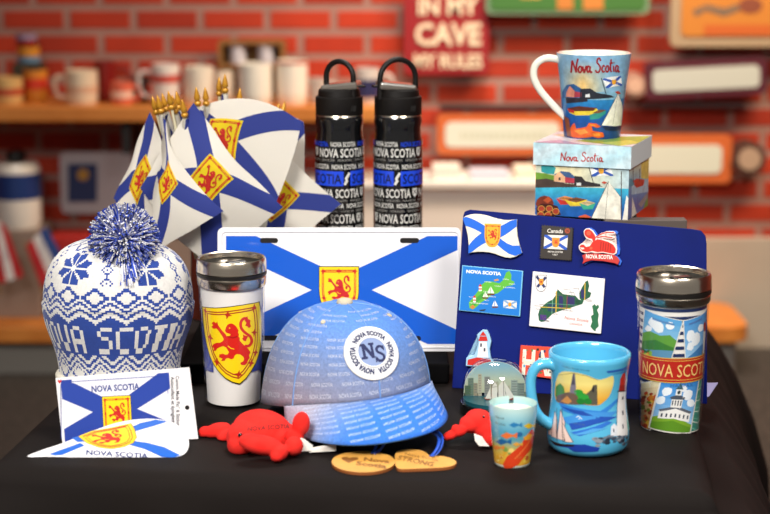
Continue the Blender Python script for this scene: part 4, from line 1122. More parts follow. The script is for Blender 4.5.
# lighthouse magnet
k2 = 180/617.0; F2 = lambda x, y: (430 + x*k2, 320 + y*k2)
ol = [F2(*p) for p in [(122,158),(124,128),(150,122),(160,100),(166,70),(160,50),(180,32),(196,34),(204,52),(210,72),(204,100),(208,130),(222,150),(180,160)]]
t = magnet('lighthouse_magnet', 'small red and white lighthouse magnet half hidden by the snow globe', 'magnet', ol, .006, '#9fc9e4')
A = Art(); A.poly([F2(*p) for p in [(162,128),(170,74),(194,74),(200,128)]], '#f0ebe6'); A.poly([F2(166, 72), F2(198, 72), F2(194, 56), F2(171, 56)], '#c92a20'); A.poly([F2(170, 54), F2(182, 38), F2(194, 54)], '#c92a20')
A.poly([F2(*p) for p in [(128,154),(130,136),(160,128),(206,134),(214,150),(170,156)]], '#c9281c'); A.rect(*F2(172, 80), *F2(178, 92), '#39435a'); A.rect(*F2(184, 96), *F2(190, 108), '#39435a')
A.build('printing', BP.map(.006), t, ART_GLOSS)
# big letter magnet
ol = [F2(310, 86), F2(440, 94), F2(438, 205), F2(303, 186)]
t = magnet('letter_magnet', 'red-rimmed Halifax letter magnet partly behind the blue mug', 'magnet', ol, .005, '#d8402a')
A = Art(); A.poly(inset(ol, F2(370, 144), .97), '#dd4a30')
A.text('HALIFAX', F2(314, 0)[0], F2(0, 182)[1], 24, '#f0e9da', w=76, align='L', bold=.045, rot=.06)
A.text('HALIFAX', F2(315.5, 0)[0], F2(0, 180.5)[1], 22, '#e3ddc8', w=75, align='L', bold=.01, rot=.06)
rnd = random.Random(2)
for i in range(34):
    x, y = 316+rnd.random()*118, 96+rnd.random()*84; c_ = rnd.choice(['#3b7a3a', '#c9452c', '#2b3a6a', '#58a0c4', '#1d2a22', '#d9a03a'])
    A.rect(*F2(x, y), *F2(x+rnd.uniform(3, 8), y+rnd.uniform(3, 10)), c_)
A.build('printing', BP.map(.005), t, ART_GLOSS)

# ================================================================== GREY RISER, GIFT BOX AND CREAM MUG
g0 = P(560, 222, 2.0); zr = zat(219, 2.02) - T
xa, xb = P(545, 220, 2.05).x, P(638, 220, 2.05).x
o = obj('grey_riser', box_bm(((xa+xb)/2, 2.115, T+zr/2), (xb-xa, 0.11, zr)), mat('riser_grey', '#3c342f', .6), None, bevel=.002)
tag(o, 'dark grey block hidden under the gift box behind the navy board', 'riser')
xa, xb = P(606, 220, 2.0).x, P(689, 220, 2.0).x; zb_ = zat(217.5, 2.03) - T
o = obj('narrow_block', box_bm(((xa+xb)/2, 2.022, T+zb_/2), (xb-xa, 0.022, zb_)), mat('block_brown', '#574b45', .6), None, bevel=.001)
tag(o, 'brown-grey narrow block just showing above the navy board, right of the gift box', 'block')
ztop = zat(143.5, 2.04) - T
c4 = [G(533.5, 142.4, ztop), G(631.5, 146.8, ztop), G(652.5, 134.2, ztop)]
e1 = c4[1]-c4[0]; e2 = c4[2]-c4[1]; e2 = e2 - e1*(e1.dot(e2)/e1.length_squared); e2 = e2.normalized()*e1.length
fl, fr_, rb_, lb_ = c4[0], c4[1], c4[1]+e2, c4[0]+e2
zlid = zat(164.5, fl.y)
gb = thing('gift_box', 'square gift box with lift-off lid printed with a harbour scene', 'box', (fl+rb_)/2 - Vector((0, 0, ztop-zr)))
def quadbox(a, b, c, d, z0, z1): return prism_bm([Vector((p.x, p.y, z1)) for p in (a, b, c, d)], [Vector((p.x, p.y, z0)) for p in (a, b, c, d)])
CARD = mat('box_card', '#dfe6e6', .5)
ce = (fl+rb_)/2; ins = lambda p, k: ce + (p-ce)*k
obj('body', quadbox(*[ins(p, .955) for p in (fl, fr_, rb_, lb_)], T+zr, T+ztop-.003), CARD, gb)
lid_ = obj('lid', quadbox(fl, fr_, rb_, lb_, zlid, T+ztop), CARD, gb, bevel=.0006)
F5 = lambda x, y: (530 + x*130/703.0, 130 + y*130/703.0)
def front_plane(k): return plane3(ins(fl, k), ins(fr_, k), ins(fl, k) - Vector((0, 0, .1)))
def side_plane(k): return plane3(ins(fr_, k), ins(rb_, k), ins(fr_, k) - Vector((0, 0, .1)))
PAINT = print_mat('watercolour_print', .4, .35, vary=.22, vscale=120)
def corner_px(p):   # world point back to pixels
    d = p - CAM; f_ = Vector((0, _cp, -_sp)); u = Vector((0, _sp, _cp)); z = d.dot(f_)
    return (385 + F_PX*d.x/z, 257 - F_PX*d.dot(u)/z)
def harbour(A, F, right=False):
    """the painted harbour scene of the box front, drawn in 700-wide crop units"""
    A.poly([F(-40, 180), F(545, 195), F(545, 330), F(-40, 330)], lambda x, y: lerp('#e9dcae', '#b9d3dc', (x-F(200, 0)[0])/(F(545, 0)[0]-F(200, 0)[0])))
    A.poly([F(-40, 190), F(120, 195), F(135, 240), F(60, 250), F(-40, 240)], '#d7dcc4')
    A.poly([F(-40, 300), F(545, 318), F(545, 560), F(-40, 560)], lambda x, y: lerp('#3fb3cf', '#1d5aa6', (y-F(0, 320)[1])/(F(0, 430)[1]-F(0, 320)[1])))
    A.poly([F(60, 195), F(80, 185), F(120, 190), F(140, 205), F(130, 240), F(90, 236), F(62, 226)], '#2f9aa0')
    A.poly([F(28, 228), F(80, 234), F(150, 250), F(170, 300), F(28, 290)], '#6f9a35'); A.poly([F(28, 268), F(90, 262), F(200, 290), F(380, 300), F(395, 306), F(28, 312)], '#4b3c34')
    A.poly([F(132, 240), F(170, 222), F(215, 228), F(245, 255), F(240, 290), F(135, 280)], '#3e5f8c'); A.poly([F(130, 248), F(160, 226), F(190, 252), F(190, 284), F(130, 278)], '#e9b58a'); A.poly([F(190, 254), F(240, 262), F(240, 288), F(190, 284)], '#b83a4a'); A.rect(F(155, 0)[0], F(0, 256)[1], F(166, 0)[0], F(0, 272)[1], '#4a3a3a')
    A.poly([F(240, 248), F(280, 252), F(300, 276), F(380, 292), F(380, 304), F(240, 296)], '#2f2a2c'); A.poly([F(252, 286), F(275, 284), F(278, 300), F(252, 300)], '#d8dcd8')
    for x in (180, 196, 212, 228): A.stroke([F(x, 284), F(x, 312)], .6, '#3a2c28')
    for (cx, cy, w, a, b) in ((190, 382, 50, '#c4332c', '#d98a4a'), (250, 390, 64, '#e0c63a', '#7a4a2a'), (312, 408, 46, '#3fa88a', '#c9b48a')):
        A.poly([F(cx-w, cy-14), F(cx-w*.3, cy-2), F(cx+w*.95, cy-14), F(cx+w*.6, cy+20), F(cx-w*.5, cy+22)], a); A.poly([F(cx-w*.85, cy-14), F(cx, cy-26), F(cx+w*.9, cy-14), F(cx, cy+2)], b)
        A.stroke([F(cx-w*.6, cy-14), F(cx+w*.6, cy-13)], .5, '#3a2a20')
def ns_flag(A, q, c1='#f1efec'):
    g = quad_xf(q); A.poly([g(0, 0), g(.5, -.08), g(1, 0), g(1, 1), g(.5, .92), g(0, 1)], c1)
    for L in ([(0, 0), (.14, 0), (1, .84), (1, 1), (.86, 1), (0, .16)], [(1, 0), (.86, 0), (0, .84), (0, 1), (.14, 1), (1, .16)]): A.poly([g(*p) for p in L], '#2b56b0')
    x, y = g(.5, .5); A.poly(shield_pts(x, y, abs(q[1][0]-q[0][0])*.26, abs(q[3][1]-q[0][1])*.5), '#e2a02e')
K = .955; fpB = front_plane(K); spB = side_plane(K); fpL = front_plane(1.0); spL = side_plane(1.0)
bfl, bfr, brb = [corner_px(ins(p, K)) for p in (fl, fr_, rb_)]
dn = lambda p, z: corner_px(Vector((p.x, p.y, z)))
A = Art()
A.clip = [dn(ins(fl, K), zlid-.0005), dn(ins(fr_, K), zlid-.0005), dn(ins(fr_, K), T+zr), dn(ins(fl, K), T+zr)]
A.clip = [tuple(p) for p in A.clip]
harbour(A, F5)
ns_flag(A, [F5(322, 192), F5(432, 196), F5(452, 248), F5(336, 252)]); A.stroke([F5(316, 192), F5(345, 290)], .7, '#3b3436')
A.circ(*F5(80, 398), 9, '#7a3220', 8, n=12); A.poly([F5(*p) for p in [(34,420),(60,398),(110,400),(150,412),(168,460),(40,470)]], '#4a1d16')
for x, y in ((62, 425), (105, 425), (58, 458), (98, 460), (140, 440)): A.poly(circle_pts(*F5(x, y), 3.4, 3, 10), '#a8402a'); A.stroke(circle_pts(*F5(x, y), 3.4, 3, 10), .5, '#d3a24a', closed=True)
A.poly([F5(70, 380), F5(100, 360), F5(118, 378), F5(96, 396)], '#b5502c')
A.poly([F5(330, 480), F5(425, 278), F5(490, 360), F5(492, 510)], '#ece8d8'); A.stroke([F5(330, 480), F5(425, 278), F5(490, 360)], .5, '#4a4a4a'); A.stroke([F5(425, 278), F5(405, 500)], .4, '#6a6a66'); A.stroke([F5(494, 225), F5(494, 510)], .8, '#4a3a34')
A.poly([F5(388, 284), F5(400, 276), F5(418, 284), F5(404, 292)], '#c4452c'); A.poly([F5(260, 468), F5(300, 456), F5(330, 470), F5(300, 486)], '#e0603a')
A.poly([F5(498, 500), F5(522, 352), F5(550, 400), F5(550, 515)], '#ece8dc')
A.build('front_print', fpB.map(), gb, PAINT, step=8)
A = Art(); A.clip = [tuple(dn(ins(fr_, K), zlid-.0005)), tuple(dn(ins(rb_, K), zlid-.0005)), tuple(dn(ins(rb_, K), T+zr)), tuple(dn(ins(fr_, K), T+zr))]
A.rect(625, 140, 660, 230, vgrad(163, 224, '#d9d7b0', '#7fb4d4', '#2c63ac', '#24569c'))
A.poly([F5(600, 180), F5(660, 150), F5(660, 270), F5(600, 260)], '#e8d26a'); A.poly([F5(548, 290), F5(660, 255), F5(660, 330), F5(548, 350)], '#a9cadb')
A.poly([F5(548, 282), F5(575, 262), F5(618, 268), F5(612, 300), F5(575, 312)], '#cc3b2a'); A.poly([F5(500, 270), F5(548, 262), F5(566, 290), F5(545, 308)], '#2f9ab0')
A.stroke([F5(556, 200), F5(558, 290)], .5, '#3b3436'); A.stroke([F5(592, 210), F5(590, 280)], .5, '#3b3436')
A.poly([F5(548, 480), F5(552, 362), F5(584, 478)], '#ece8dc'); A.poly([F5(606, 440), F5(632, 360), F5(660, 330), F5(660, 520), F5(600, 520)], '#3f8a2e'); A.poly([F5(585, 400), F5(640, 330), F5(650, 345), F5(600, 420)], '#8c8f92')
A.build('side_print', spB.map(), gb, PAINT, step=8)
A = Art(); A.clip = [tuple(corner_px(fl)), tuple(corner_px(fr_)), tuple(dn(fr_, zlid)), tuple(dn(fl, zlid))]
A.rect(528, 138, 634, 172, lambda x, y: lerp('#b6dbe6', '#cfe3ea', .5+.5*math.sin(x*.12+y*.2)))
A.build('front_wash', fpL.map(), lid_, PAINT, step=6)
A = Art(); script_ns(A, *F5(166, 166), 8.4, '#b3261f', 43, weight=.13, rot=.025); A.build('lettering', fpL.map(), lid_, PAINT, base=.0004)
A = Art(); A.clip = [tuple(corner_px(fr_)), tuple(corner_px(rb_)), tuple(dn(rb_, zlid)), tuple(dn(fr_, zlid))]

A = Art(); tpl = Plane(fl, (0, 0, 1)); A.clip = [tuple(corner_px(p)) for p in (fl, fr_, rb_, lb_)]
A.rect(530, 125, 660, 150, '#dfe0e6'); A.poly([(575, 141), (600, 137), (660, 136), (660, 141), (620, 146)], '#8fb43c'); A.poly([(600, 143), (630, 140), (640, 143), (620, 146)], '#cfd85a'); A.poly([(535, 142), (560, 140), (590, 146), (560, 146)], '#b9a0bc'); A.poly([(552, 135), (600, 131), (620, 133), (570, 138)], '#e0c8a0')
A.build('top_print', tpl.map(), lid_, PAINT, step=10)

def round_body(name, prof, X, Y, m, parent, wall=.003, zb=T, sy=1.0, label=None, inner_m=None, floor=.005):
    """hollow cup from an outer profile [(r, z)...] bottom to top"""
    inn = [(r-wall, z) for r, z in reversed(prof) if z > floor]
    r0, z0 = prof[0]
    full = [(0, z0+.0012), (r0*.8, z0+.0012), (r0*.86, z0)] + prof + [(prof[-1][0]-wall*.5, prof[-1][1]+wall*.35)] + inn + [(inn[-1][0]*.9, floor), (0, floor)]
    return obj(name, lathe_bm(full, (X, Y), 72, sy=sy, zbase=zb, cap0=False, cap1=False), m, parent, smooth='all', label=label)
def rfun(prof):
    def R(z):
        if z <= prof[0][1]: return prof[0][0]
        for (r0, z0), (r1, z1) in zip(prof, prof[1:]):
            if z <= z1: return r0 + (r1-r0)*(z-z0)/(z1-z0)
        return prof[-1][0]
    return R
# cream mug on the box
gm_ = G(592, 139.5, ztop); k = mpp(gm_.y, ztop); rbm = 26.5*k; Ym = gm_.y + rbm; k = mpp(Ym, ztop); rbm = 28*k
Xm = P(592.3, 120, Ym).x; ztm = zat(53, Ym) - T; H = ztm - ztop; rtm = 36.8*k
profm = [(rbm*.97, 0), (rbm, .003), (rbm + (rtm-rbm)*.28, H*.35), (rbm+(rtm-rbm)*.62, H*.7), (rtm, H)]
mg = thing('harbour_mug', 'cream flared mug with red script and harbour print on the gift box', 'mug', (Xm, Ym, T+ztop))
CREAM = mat('cream_glaze', '#efe9d9', .2, coat=.7)
round_body('body', profm, Xm, Ym, CREAM, mg, zb=T+ztop)
PH = lambda x, y: P(x, y, Ym-.004)
hp = smooth_pts([PH(566, 66), PH(558, 59.5), PH(545, 58.5), PH(535.5, 65), PH(533.8, 77), PH(540, 90), PH(551, 103), PH(560, 112), PH(570, 121)], 5)
obj('handle', tube_bm(hp, .0036, 14, flat=1.25), CREAM, mg, smooth='all')
Rm = rfun([(r, z+ztop) for r, z in profm]); rd = Round(Xm, Ym, Rm, ztop+H*.5, 592.3); pre = rd.pre()
A = Art(); k5 = 110/565.0
FM = lambda x, y: pre(525 + x*k5, 45 + y*k5)
FMs = lambda x, y: (525 + x*k5, 45 + y*k5)
W_ = PI*rd.Rpx*.92
A.rect(rd.cx-W_, 55.5, rd.cx+W_, 86+8, lambda x, y: lerp('#86b4d4', '#e8bf74', max(0, 1-abs(x-(rd.cx-14))/26)*min(1, max(0, (y-60)/22))))
A.rect(rd.cx-W_, 98, rd.cx+W_, 146, vgrad(98, 140, '#2f86be', '#12529c', '#0c3474'))
A.rect(rd.cx-W_, 92, rd.cx+W_, 100, '#7fb0cc')
A.poly([FM(180, 245), FM(198, 205), FM(230, 200), FM(275, 228), FM(275, 270), FM(182, 272)], '#2f5f94'); A.poly([FM(198, 245), FM(212, 210), FM(235, 235), FM(235, 268), FM(198, 266)], '#d98a72'); A.poly([FM(235, 238), FM(270, 244), FM(270, 268), FM(235, 268)], '#a83a4a')
A.poly([FM(262, 225), FM(310, 222), FM(345, 245), FM(420, 258), FM(440, 268), FM(262, 280)], '#262a34'); A.poly([FM(195, 268), FM(300, 272), FM(300, 290), FM(200, 300)], '#2c2a34'); A.poly([FM(288, 255), FM(308, 250), FM(312, 268), FM(288, 268)], '#dfe2e2')
A.poly([FM(205, 330), FM(240, 338), FM(350, 326), FM(355, 345), FM(320, 360), FM(245, 362), FM(215, 348)], '#dcc23a'); A.poly([FM(205, 325), FM(260, 314), FM(350, 322), FM(330, 338), FM(240, 340)], '#5a2c20'); A.poly([FM(205, 325), FM(238, 336), FM(236, 350), FM(212, 344)], '#b32c2c')
A.poly([FM(312, 358), FM(395, 334), FM(396, 352), FM(360, 378), FM(316, 384)], '#2f8a80'); A.poly([FM(325, 350), FM(360, 332), FM(398, 334), FM(360, 350)], '#6b4a34')
A.poly([FM(375, 412), FM(458, 248), FM(495, 330), FM(492, 418)], '#eeebdf'); A.stroke([FM(375, 412), FM(458, 248), FM(495, 330)], .5, '#3b3b40'); A.stroke([FM(458, 248), FM(436, 412)], .4, '#77776f')
A.poly([FM(378, 418), FM(495, 412), FM(488, 440), FM(400, 440)], '#14244a'); A.stroke([FM(500, 200), FM(496, 420)], .7, '#3b3436')
A.stroke([FM(365, 170), FM(395, 260)], .8, '#33303a')
ns_flag(A, [FM(372, 172), FM(470, 158), FM(482, 208), FM(392, 222)])
A.poly([FM(440, 240), FM(460, 236), FM(476, 250), FM(455, 252)], '#b8442c')
for L in ([(218,440),(228,415),(240,400),(250,430),(300,420),(310,400),(345,402),(372,420),(350,425),(325,416),(330,440),(385,450),(392,470),(360,478),(330,470),(300,476),(250,478),(225,470)],): A.poly([FM(*p) for p in L], '#d9581f')
for L in ([(240,440),(290,432),(310,450),(270,462)], [(330,455),(365,452),(372,466),(340,468)], [(312,408),(335,408),(350,418),(322,414)]): A.poly([FM(*p) for p in L], '#ef8a35')
A.poly([FM(192, 360), FM(215, 380), FM(228, 470), FM(210, 470)], '#8a4a2c')
A.build('harbour_print', rd.map(), mg, print_mat('glazed_print', .35, .25, vary=.18, vscale=140), step=(3, 12), base=.0002)
A = Art(); A.xf = pre
script_ns(A, 525+216*k5, 45+142*k5, 14.5*.9, '#9c1f24', 48, weight=.12, rot=-.02); A.xf = None
A.build('script_lettering', rd.map(), mg, ART_GLOSS, base=.0006)

# ================================================================== BLUE MUG
gf = G(588.5, 458.8); k = mpp(gf.y, 0); r_ = 37*k; Yb = gf.y + r_; k = mpp(Yb, .05); Xb = P(588.5, 400, Yb).x
zt = zat(352, Yb) - T
pb = [(33, 457), (38, 454), (40.6, 449), (41.5, 440), (41.2, 432), (39.8, 422), (38.2, 410), (37.3, 398), (37.4, 385), (38.2, 372), (39.6, 361), (40.6, 354), (40.8, 349)]
ybot, ytop = 457, 349
def zmap(y): return (ybot-y)/(ybot-ytop)*zt
profb = [(a*k, zmap(y)) for a, y in pb]
bmg = thing('blue_mug', 'sky blue pottery mug with lighthouse, church and schooner pictures', 'mug', (Xb, Yb, T))
SKY = mat('sky_blue_glaze', '#54b2d9', .16, coat=.8)
round_body('body', profb, Xb, Yb, SKY, bmg, wall=.0045, floor=.006)
PH = lambda x, y, d=0: P(x, y, Yb-.010+d)
hp = smooth_pts([PH(556, 366), PH(548, 363.5), PH(538, 366), PH(531.5, 376), PH(531, 392), PH(534, 408), PH(541, 419), PH(552, 425)], 5)
obj('handle', tube_bm(hp, [.0058+.0022*abs(i/(len(hp)-1)-.5) for i in range(len(hp))], 16, flat=.9), SKY, bmg, smooth='all')
Rb = rfun(profb); rd = Round(Xb, Yb, Rb, zt*.5, 588.5); pre = rd.pre(); rdb = rd
k4 = 120/474.0; FB = lambda x, y: pre(520 + x*k4, 335 + y*k4)
A = Art()
for L, c_ in (([(320,142),(425,118),(425,128),(325,150)], '#2a5fb4'), ([(330,155),(425,132),(425,140)], '#2f78c8'), ([(140,262),(300,300),(370,250),(372,262),(290,330),(160,300)], '#2f7fd0'), ([(150,330),(240,302),(372,300),(340,326),(200,368)], '#3f8fd8'), ([(180,350),(300,322),(372,322),(280,352),(190,376)], '#1f4fae'),
             ([(185,385),(330,340),(350,345),(220,400)], '#2c6fca'), ([(150,280),(230,300),(300,330),(200,310)], '#1c49a4'), ([(190,395),(270,370),(330,366),(240,392)], '#4f9fdc'), ([(170,432),(240,432),(300,446),(292,460),(200,462),(180,450)], '#1f3fa0'), ([(120,432),(200,440),(190,448),(130,440)], '#1f3fa0')):
    A.poly([FB(*p) for p in L], c_)
A.poly([FB(*p) for p in spline2([(128,205),(140,150),(185,146),(240,158),(290,176),(325,168),(348,162),(352,190),(338,235),(315,262),(285,278),(210,272),(165,268),(135,262)], 4, True)], lambda x, y: lerp('#f0dd84', '#e2a338', max(0, (y-385)/16)))
A.poly([FB(*p) for p in [(130,205),(145,190),(158,205),(165,235),(132,245)]], '#4c8a3a')
A.poly([FB(*p) for p in [(178,250),(182,205),(190,150),(197,150),(203,205),(206,255)]], '#7d7686'); A.poly([FB(*p) for p in [(185,196),(192,150),(199,196)]], '#4a4656')
A.poly([FB(*p) for p in [(135,240),(175,225),(235,238),(270,245),(270,272),(150,270),(134,262)]], '#6d5648'); A.poly([FB(*p) for p in [(240,235),(262,215),(268,198),(284,196),(288,276),(240,274)]], '#5a5648'); A.rect(*FB(266, 205), *FB(272, 225), '#26242c')
for x, y, r in ((215, 228, 4.6), (232, 246, 5.6), (250, 262, 4), (222, 262, 4)): A.poly([(FB(x, y)[0]+r*math.cos(a/9*2*PI)*(1+.15*(a % 2)), FB(x, y)[1]+r*.75*math.sin(a/9*2*PI)) for a in range(9)], '#2f9a3a' if r > 4.5 else '#237a30')
A.poly([FB(*p) for p in [(150,262),(172,240),(190,262),(176,272)]], '#c98a4a')
A.stroke([FB(*p) for p in [(138,158),(190,150),(240,160),(288,178)]], .5, '#a08a3a')
A.text('Halifax Nova Scotia', *FB(196, 136), 1.5, '#2b4a6a', w=28, shear=.1, rot=.05)
# schooner
A.poly([FB(*p) for p in [(112,418),(150,432),(202,434),(196,442),(130,440)]], '#2a1c20')
for L in ([(118,405),(132,300),(140,340),(138,412)], [(138,412),(150,295),(166,345),(164,420)], [(166,424),(160,350),(196,424)], [(110,398),(124,330),(120,400)]): A.poly([FB(*p) for p in L], '#eccfc4'); A.stroke([FB(*p) for p in L], .5, '#4a2c2c', closed=True)
A.stroke([FB(138, 290), FB(138, 425)], .7, '#3b2424'); A.stroke([FB(155, 290), FB(160, 425)], .7, '#3b2424')
A.text('HALIFAX', *FB(218, 355), 1.6, '#4a6a8a', w=11, rot=.05)
for p in ((214, 325), (222, 332)): A.stroke([FB(p[0]-7, p[1]), FB(p[0], p[1]-5), FB(p[0]+7, p[1])], .7, '#e8f2f6')
# lighthouse
A.poly([FB(*p) for p in [(368,400),(376,222),(412,222),(420,400)]], '#eceae8'); A.stroke([FB(368, 400), FB(376, 222), FB(412, 222)], .5, '#3a3a44')
A.poly([FB(376, 222), FB(378, 198), FB(414, 196), FB(412, 222)], '#a8281e'); A.poly([FB(380, 198), FB(382, 172), FB(392, 152), FB(404, 150), (FB(412, 172)), FB(412, 196)], '#cc2f22'); A.stroke([FB(370, 222), FB(416, 220)], 1.1, '#3a2226'); A.stroke([FB(402, 150), FB(402, 140)], .8, '#7a1a14')
for y in (245, 300, 355): A.rect(*FB(392, y), *FB(399, y+16), '#3a4252')
A.poly([FB(342, 400), FB(344, 362), FB(356, 350), FB(370, 362), FB(370, 400)], '#dfe2e8'); A.rect(*FB(352, 372), *FB(358, 384), '#3a4252')
rnd = random.Random(4)
for i in range(46):
    x, y = rnd.uniform(280, 425), rnd.uniform(398, 440); x += (y-420)*.2
    if x < 330 and y < 405: continue
    r = rnd.uniform(1.2, 2.8); c0 = FB(x, y); A.poly([(c0[0]+r*1.3*math.cos(a*1.05), c0[1]+r*.7*math.sin(a*1.05)) for a in range(6)], rnd.choice(['#3e4a5c', '#6b7684', '#28313f', '#8a949e']))
A.build('printed_pictures', rdb.map(), bmg, ART_GLOSS, step=(3, 6), base=.0002)

# ================================================================== SHOT GLASS
gf = G(513, 469); k = mpp(gf.y, 0); rb2 = 17.6*k; Ys = gf.y + rb2; k = mpp(Ys, .03); Xs = P(512.5, 440, Ys).x
zts = zat(410.5, Ys) - T; rt2 = 23.8*k; rb2 = 17.8*k
sg = thing('shot_glass', 'small frosted shot glass with painted lobster and fish', 'shot glass', (Xs, Ys, T))
ps = [(rb2*.96, 0), (rb2, .002), (rb2+(rt2-rb2)*.5, zts*.5), (rt2, zts)]
round_body('glass_body', ps, Xs, Ys, mat('frosted_glass', '#d9ddcf', .3, coat=.4), sg, wall=.002, floor=.009)
rd = Round(Xs, Ys, rfun(ps), zts*.5, 512.5); pre = rd.pre(); A = Art(); k3 = 120/474.0
FS = lambda x, y: pre(430 + x*k3, 350 + y*k3)
w = PI*rd.Rpx*.97
A.rect(rd.cx-w, 409, rd.cx+w, 466, vgrad(409, 466, '#c4ded8', '#86c4d6', '#3f96c0', '#d9b64a', '#dba030'))
rnd = random.Random(9)
for i in range(60):
    x = rd.cx + rnd.uniform(-w, w)*.95; y = rnd.uniform(446, 463); r = rnd.uniform(1.5, 3.4)
    A.poly([(x+r*math.cos(a), y+r*.8*math.sin(a)) for a in range(6)], rnd.choice(['#d9a030', '#e2c04a', '#c97a2a', '#7a9a4a', '#b85a2a', '#efd27a']))
for i in range(16):
    x = rd.cx + rnd.uniform(-w, w)*.9; y = rnd.uniform(432, 446); r = rnd.uniform(2, 4)
    A.poly([(x+r*math.cos(a), y+r*.8*math.sin(a)) for a in range(6)], rnd.choice(['#4a90b8', '#2f6a9c', '#74b8cc', '#5aa0a8']))
A.poly([FS(*p) for p in [(284,452),(300,420),(330,395),(352,375),(372,340),(398,312),(414,330),(408,372),(388,402),(366,424),(345,452),(318,466),(292,466)]], '#d8421f')
A.poly([FS(*p) for p in [(362,345),(385,330),(404,336),(392,352),(368,356)]], '#e8a02c'); A.stroke([FS(330, 430), FS(395, 350)], 1.0, '#f08040')
for (x, y, s, c_) in ((305, 338, 32, '#e8743a'), (390, 300, 28, '#e6c02e'), (285, 362, 30, '#1f5f96'), (330, 296, 26, '#2f80b8'), (265, 385, 24, '#d9823a'), (340, 372, 20, '#e0a040')):
    A.poly([FS(x-s, y), FS(x-s*.3, y-s*.4), FS(x+s*.5, y-s*.1), FS(x+s, y-s*.4), FS(x+s, y+s*.35), FS(x+s*.5, y+s*.1), FS(x-s*.3, y+s*.4)], c_)
A.text('Nova', *FS(268, 272), 2.6, '#5a6a6a', w=9); A.text('Scotia', *FS(270, 296), 2.6, '#5a6a6a', w=11)
A.build('printed_scene', rd.map(), sg, ART_GLOSS, step=(3, 8), base=.0002)

# ================================================================== SNOW GLOBE
gf = G(496, 421.5); k = mpp(gf.y, 0); rg = 36*k; Yg = gf.y + rg; k = mpp(Yg, .03); rg = 35.4*k; Xg = P(495, 400, Yg).x
zg = zat(358.5, Yg) - T
sgl = thing('snow_globe', 'snow globe dome on a black base showing a white schooner and skyline', 'snow globe', (Xg, Yg, T))
obj('base', lathe_bm([(rg*.97, 0), (rg, .002), (rg, .010), (rg*.98, .012), (0, .012)], (Xg, Yg), 64, zbase=T), mat('black_plastic', '#0f0d0d', .25, coat=.5), sgl, smooth=True, label='glossy black base')
dome = [(rg*.955, .012), (rg*.955, .02)]
hz = zg - .02
for i in range(1, 13):
    a = i/12*PI/2; dome.append((rg*.955*math.cos(a)**.85, .02 + hz*math.sin(a)**.95)) if i < 12 else dome.append((0, .02+hz))
obj('glass_dome', lathe_bm(dome, (Xg, Yg), 72, zbase=T, cap0=False), clear_mat('globe_glass', '#eef4f4', 1.5, .01, extra=.03), sgl, smooth='all')
obj('inner_disc', lathe_bm([(rg*.9, .012), (rg*.9, .016), (0, .0165)], (Xg, Yg), 48, zbase=T), mat('teal_sea', '#1f5a66', .3, coat=.3), sgl, smooth=True)
gp = Plane((Xg, Yg+.006, T), (0, -1, 0))
kG = 120/474.0; FG = lambda x, y: (430 + x*kG, 350 + y*kG)
def arch(x0, x1, yb, yt, n=16):
    cx = (x0+x1)/2; return [(x1, yb)] + [(cx + (x1-x0)/2*math.cos(a*PI/n)**1 if True else 0, yb - (yb-yt)*max(0, math.sin(a*PI/n))**.75) for a in range(0, n+1)] + [(x0, yb)]
zi = gp.hit(495, 400); yb_ = corner_px(Vector((Xg, Yg+.006, T+.0165)))[1]
ar = arch(463.5, 526.5, yb_, 361.5)
slab('picture_card', gp, ar, -.001, 0, mat('card_back', '#b9c2bd', .5), sgl)
A = Art(); A.clip = None
A.poly(inset(ar, (495, 395), .99), vgrad(366, 396, '#8fb9cc', '#c3c4a8', '#b8b79a'))
cl_ = [p for p in inset(ar, (495, 395), .985)]; A.clip = cl_
rnd = random.Random(12)
A.poly([FG(120, 170), FG(400, 165), FG(400, 205), FG(120, 205)], '#6f7a5c')
for (x, y, w_, h_, c_) in ((150, 110, 22, 70, '#6f7f6a'), (190, 95, 14, 80, '#b9ab90'), (215, 105, 22, 75, '#8d8a84'), (240, 125, 24, 50, '#a59a86'), (320, 118, 26, 60, '#9aa39a'), (345, 130, 28, 50, '#7f8a80'), (300, 140, 16, 40, '#c0b49a'), (138, 140, 22, 40, '#50664a'), (172, 130, 16, 46, '#9a8c74')):
    A.poly([FG(x, y), FG(x+w_, y), FG(x+w_, y+h_+25), FG(x, y+h_+25)], c_)
    for i in range(int(h_/10)): A.stroke([FG(x+3, y+6+i*10), FG(x+w_-3, y+6+i*10)], .5, '#5a6266')
A.poly([FG(110, 188), FG(400, 186), FG(400, 300), FG(110, 300)], vgrad(396, 418, '#4f97a0', '#256b80'))
A.poly([FG(110, 184), FG(220, 186), FG(220, 192), FG(110, 192)], '#c9cdc0'); A.poly([FG(300, 180), FG(400, 180), FG(400, 190), FG(300, 190)], '#8a5a40')
A.build('printed_skyline', gp.map(), sgl, ART_SOFT)
gs = Plane((Xg, Yg-.010, T), (0, -1, 0))
sch = thing_ = None
FQ = lambda x, y: FG(x, y)
hull = [FQ(*p) for p in [(214,190),(232,196),(310,196),(338,186),(330,204),(300,210),(236,210)]]
ho = slab('schooner', gs, hull, -.003, .001, mat('hull_red', '#8a4638', .4), sgl)
A = Art()
for L in ([(218,192),(238,150),(240,192)], [(240,192),(244,150),(266,146),(266,194)], [(270,194),(268,146),(290,118),(302,194)], [(304,194),(292,122),(336,190)], [(246,146),(256,126),(266,142)]): A.poly([FQ(*p) for p in L], '#ecdfd2')
for x0_, y0_ in ((242, 140), (268, 124), (290, 112)): A.stroke([FQ(x0_, y0_), FQ(x0_+2, 198)], .5, '#6a4a3c')
A.build('sails', gs.map(0), ho, print_mat('sail_cloth', .7), both=.0008)

